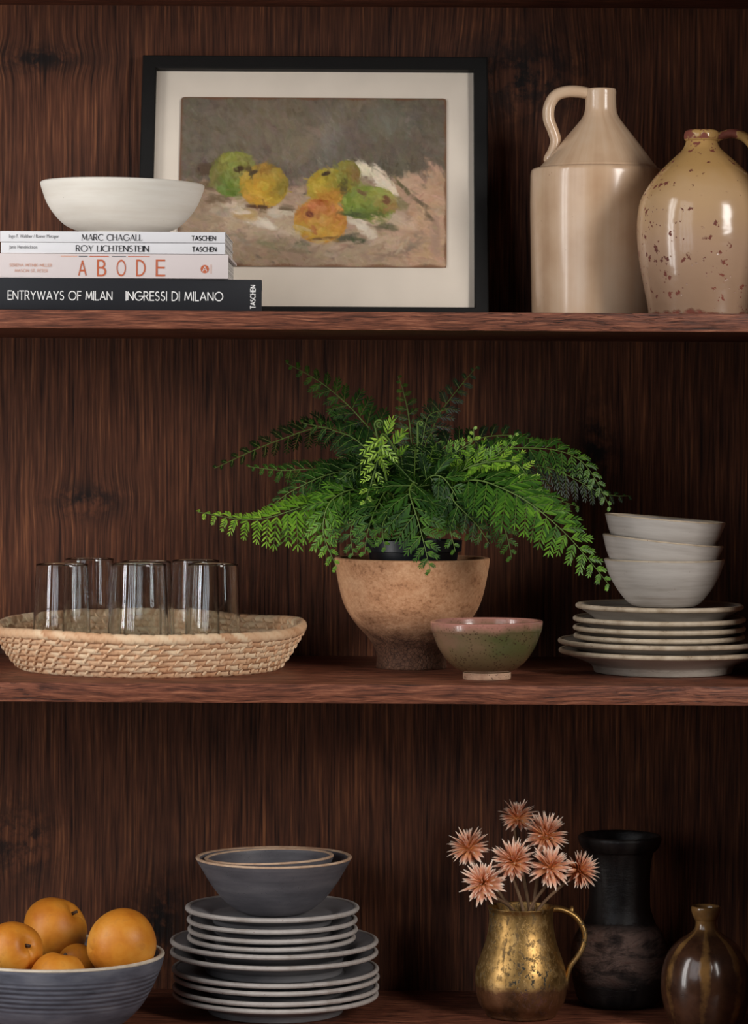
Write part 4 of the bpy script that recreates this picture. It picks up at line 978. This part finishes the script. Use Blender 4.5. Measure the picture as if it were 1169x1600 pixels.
def frond(path, dep, wmax, tone, normal=(0, -1, .55), npin=22, start=.22, seed=0, droop=.25, lobes=6, up=0.0, stem_r=1.6):  # tone sets leaf colour; low values paint shade into rear and inner fronds
    """path: pixel points base to tip, dep: depths at them; wmax: longest pinna in pixels. A bipinnate blade of small toothed leaflets."""
    rnd = random.Random(seed); pts = [P(x, y, d)-FO for (x, y), d in zip(path, dep)]
    C = [Vector(p) for p in cr([tuple(p) for p in pts], 16)]
    L = [0]
    for a, b in zip(C, C[1:]): L.append(L[-1]+(b-a).length)
    def at(t):
        s = t*L[-1]
        for i in range(len(L)-1):
            if L[i+1] >= s: break
        f = (s-L[i])/max(1e-9, L[i+1]-L[i]); return C[i].lerp(C[i+1], f), (C[i+1]-C[i]).normalized()
    k = S(Yp); V, F, A = [], [], []; N = Vector(normal).normalized()
    def leaflet(b0, d, sd, nn, ln, wd, tn):
        b = len(V); cur = rnd.uniform(.02, .2)*ln
        for (q, pw) in ((0, .3), (.3, .85), (.6, 1.0), (.85, .55), (1, .03)):
            p = b0+d*(ln*q)-nn*(cur*q*q)
            V.extend([p-sd*wd*pw*.5, p+nn*wd*pw*-.10, p+sd*wd*pw*.5]); A.extend([tn]*3)
        for q in range(4):
            for s in range(2): F.append((b+q*3+s, b+q*3+s+1, b+q*3+s+4, b+q*3+s+3))
    SV, SF = [], []
    m = len(C); tube(SV, SF, C, [stem_r*k*(1-.75*i/(m-1)) for i in range(m)], 6)
    npin = max(9, int(npin*.64))
    for i in range(npin):
        t = start+(1-start)*(i+.3)/npin
        env = math.sin(math.pi*min(1, .14+.86*(1-(t-start)/(1-start)))*.62+.06)
        env = (1-((t-start)/(1-start))**1.5)*.95+.05
        env *= min(1, .55+ (t-start)/(1-start)*2.2)
        for sgn in (-1, 1):
            t2 = min(.995, t+(.5/npin*(1-start) if sgn > 0 else 0)); p, tg = at(t2)
            side = tg.cross(N)
            if side.length < .1: side = tg.cross(Vector((0, 0, 1)))
            side.normalize(); nn = side.cross(tg).normalized()
            if nn.dot(N) < 0: nn = -nn
            ln = 1.16*wmax*k*env*rnd.uniform(.88, 1.1)
            ang = R_(60+rnd.uniform(-8, 8)); d = (side*sgn*math.sin(ang)+tg*math.cos(ang)+nn*rnd.uniform(-.12, .12)).normalized()
            nl = max(3, int(round((lobes+1)*(.45+.55*env)))); prev = p
            tube(SV, SF, [p, p+d*ln*.5-Vector((0, 0, droop*ln*.2)), p+d*ln*.9-Vector((0, 0, droop*ln*.75))], [.75*k, .55*k, .3*k], 4, cap=False)
            for j in range(nl):
                q = (j+.6)/(nl+.3); b0 = p+d*(ln*q*.92)-Vector((0, 0, droop*ln*q*q)); dd = (d-Vector((0, 0, droop*1.6*q))).normalized(); sd = nn.cross(dd).normalized()
                ll = ln*.38*(1-.5*q)*rnd.uniform(.85, 1.15)+2.6*k; wd = ll*.18+.6*k
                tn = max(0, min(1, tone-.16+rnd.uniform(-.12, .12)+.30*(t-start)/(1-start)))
                for s2 in (-1, 1):
                    a2 = R_(36+rnd.uniform(-7, 7)); ld = (dd*math.cos(a2)+sd*s2*math.sin(a2)).normalized()
                    leaflet(b0, ld, nn.cross(ld).normalized(), nn, ll, wd, tn)
            b0 = p+d*(ln*.9)-Vector((0, 0, droop*ln*.81)); dd = (d-Vector((0, 0, droop*1.7))).normalized(); leaflet(b0, dd, nn.cross(dd).normalized(), nn, ln*.16+2.4*k, 1.9*k, min(1, tone+.1))
    o = mesh_obj('frond', V, F, M['leaf'], FERN); a_ = o.data.attributes.new('tone', 'FLOAT', 'POINT'); a_.data.foreach_set('value', A)
    mesh_obj('frond_stem', SV, SF, M['fern_stem'], o)
    return o
B = (640, 850); D0 = .222
# left side
frond([(615, 845), (560, 775), (480, 790), (400, 812), (309, 800)], [.21, .18, .14, .11, .09], 56, .78, (0, -.75, .65), 26, .3, 1, .5, 7)
frond([(620, 845), (570, 770), (520, 780), (505, 830), (527, 888)], [.21, .16, .13, .115, .11], 44, .62, (-.2, -.9, .3), 20, .3, 2, .3)
frond([(620, 840), (560, 765), (490, 790), (455, 830), (440, 850)], [.22, .19, .16, .14, .13], 50, .5, (-.1, -.8, .5), 20, .3, 3, .4)
frond([(622, 845), (570, 760), (500, 735), (440, 735), (388, 729)], [.23, .22, .21, .20, .19], 40, .34, (0, -.75, .65), 24, .25, 4, .2)
frond([(625, 840), (580, 740), (520, 740), (460, 765), (425, 790)], [.23, .2, .18, .165, .155], 50, .3, (0, -.8, .6), 22, .25, 5, .35)
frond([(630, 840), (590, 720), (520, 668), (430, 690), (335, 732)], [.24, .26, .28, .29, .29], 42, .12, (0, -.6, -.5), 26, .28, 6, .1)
frond([(632, 840), (610, 720), (560, 650), (505, 600), (447, 567)], [.24, .25, .265, .27, .27], 46, .40, (.2, -.9, .3), 22, .3, 7, .1)
frond([(630, 840), (600, 740), (560, 690), (520, 672), (470, 660)], [.24, .24, .25, .26, .27], 40, .30, (.1, -.9, .4), 18, .35, 8, .2)
# centre
frond([(640, 840), (622, 720), (598, 678), (590, 720), (570, 788)], [.21, .16, .14, .13, .12], 40, .98, (.2, -.95, .1), 15, .42, 9, .3, 4, stem_r=2)
frond([(640, 845), (648, 760), (640, 770), (655, 820), (673, 893)], [.2, .13, .10, .085, .08], 62, .42, (0, -.95, .3), 19, .32, 10, .15, 7)
frond([(640, 845), (610, 770), (590, 790), (575, 830), (570, 866)], [.2, .15, .125, .115, .11], 50, .45, (0, -.9, .35), 18, .3, 11, .25)
frond([(648, 845), (660, 760), (690, 745), (720, 790), (735, 838)], [.2, .14, .12, .11, .11], 52, .40, (.1, -.9, .35), 18, .3, 12, .25)
frond([(640, 840), (645, 740), (640, 660), (630, 610), (622, 588)], [.24, .25, .26, .27, .275], 30, .42, (.3, -.9, .2), 16, .4, 13, .1, 4)
frond([(645, 840), (660, 730), (680, 660), (710, 615), (746, 572)], [.24, .26, .28, .29, .295], 34, .14, (.3, -.9, .3), 18, .4, 14, .1, 5)
frond([(645, 840), (650, 720), (660, 690), (670, 650), (700, 640)], [.24, .24, .25, .25, .25], 26, .25, (0, -.9, .3), 14, .45, 15, .1, 4)
# right side
frond([(660, 845), (720, 755), (800, 770), (880, 830), (953, 915)], [.2, .13, .08, .05, .03], 66, .58, (.1, -.85, .5), 27, .28, 16, .2, 8)
frond([(660, 845), (710, 745), (790, 720), (825, 745), (846, 800)], [.21, .14, .11, .10, .095], 40, .86, (.1, -.7, .65), 20, .3, 17, -.3, 5)
frond([(660, 840), (720, 720), (820, 700), (905, 718), (955, 795)], [.22, .21, .2, .19, .18], 40, .50, (.1, -.8, .6), 26, .35, 18, .3, 6)
frond([(660, 845), (730, 770), (770, 790), (790, 830), (800, 872)], [.2, .14, .12, .11, .105], 50, .46, (.1, -.9, .3), 18, .3, 19, .2)
frond([(660, 840), (700, 740), (770, 735), (840, 770), (905, 792)], [.22, .2, .18, .17, .165], 46, .32, (.1, -.8, .5), 22, .3, 20, .35)
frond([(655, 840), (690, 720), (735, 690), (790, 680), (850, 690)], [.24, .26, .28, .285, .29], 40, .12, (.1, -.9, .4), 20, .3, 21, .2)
frond([(655, 840), (680, 730), (715, 705), (738, 690), (740, 668)], [.22, .16, .14, .13, .13], 26, .8, (.2, -.95, .1), 14, .45, 22, .0, 4)
frond([(660, 840), (740, 740), (850, 730), (940, 770), (985, 775)], [.24, .26, .28, .285, .29], 36, .16, (0, -.8, .5), 22, .45, 23, .3)
frond([(660, 845), (715, 730), (760, 720), (790, 700), (806, 676)], [.21, .15, .125, .12, .12], 26, .72, (.2, -.95, .1), 14, .5, 24, .0, 4)
# more fronds arching over the pot's edge
frond([(655, 845), (690, 770), (715, 790), (745, 820), (765, 850)], [.2, .13, .105, .10, .10], 48, .36, (.1, -.9, .3), 17, .3, 31, .2)
frond([(630, 845), (590, 790), (560, 800), (548, 830), (552, 868)], [.2, .15, .13, .12, .115], 40, .36, (-.1, -.9, .3), 16, .3, 32, .2)
frond([(645, 845), (690, 790), (700, 810), (705, 835), (712, 862)], [.2, .13, .11, .10, .10], 40, .48, (.1, -.9, .3), 15, .3, 33, .2)
frond([(640, 845), (615, 800), (600, 815), (598, 835), (603, 858)], [.2, .13, .11, .105, .10], 34, .44, (0, -.9, .3), 14, .3, 34, .2)
frond([(655, 845), (720, 740), (790, 745), (840, 770), (880, 800)], [.22, .17, .14, .13, .12], 48, .30, (.1, -.85, .5), 22, .3, 35, .3)
# dense heart of the plant, its shade put into the dark leaf colour
rh = random.Random(99)
for i in range(28):
    a = math.pi*(i+.5)/28; dx = math.cos(a); q = rh.uniform(.75, 1.1); dpt = rh.uniform(-.08, .07)
    p1 = (643+dx*60, 790-rh.uniform(0, 30)); p2 = (643+dx*120*q, 760-math.sin(a)*60*q); p3 = (643+dx*185*q, 790-math.sin(a)*115*q+abs(dx)*30)
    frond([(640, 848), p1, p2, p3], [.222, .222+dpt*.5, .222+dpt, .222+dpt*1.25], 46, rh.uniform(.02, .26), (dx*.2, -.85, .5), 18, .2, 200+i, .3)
# young curled fiddlehead and a bare young stem
def crozier(x, y, base, Y, r0, turns, seed):
    pts = [P(base[0], base[1], Y+.05)-FO, P((base[0]+x)/2, (base[1]+y)/2+20, Y+.02)-FO]
    k = S(Y); c0 = P(x, y, Y)-FO; n = 34
    for i in range(n):
        t = i/(n-1); a = math.pi*1.0-t*turns*2*math.pi; r = r0*k*(1-.82*t); pts.append(c0+Vector((r*math.cos(a), -.003*t, r*math.sin(a))))
    C = [Vector(p) for p in pts]; V, F = [], []; tube(V, F, C, [1.8*k]*2+[1.7*k*(1-.4*i/n) for i in range(n)], 7)
    mesh_obj('fiddlehead', V, F, M['fern_stem'], FERN)
crozier(593, 663, (625, 845), .15, 7.5, 1.7, 1)
crozier(657, 662, (650, 845), .17, 4.5, 1.3, 2)
bpy.context.view_layer.update()
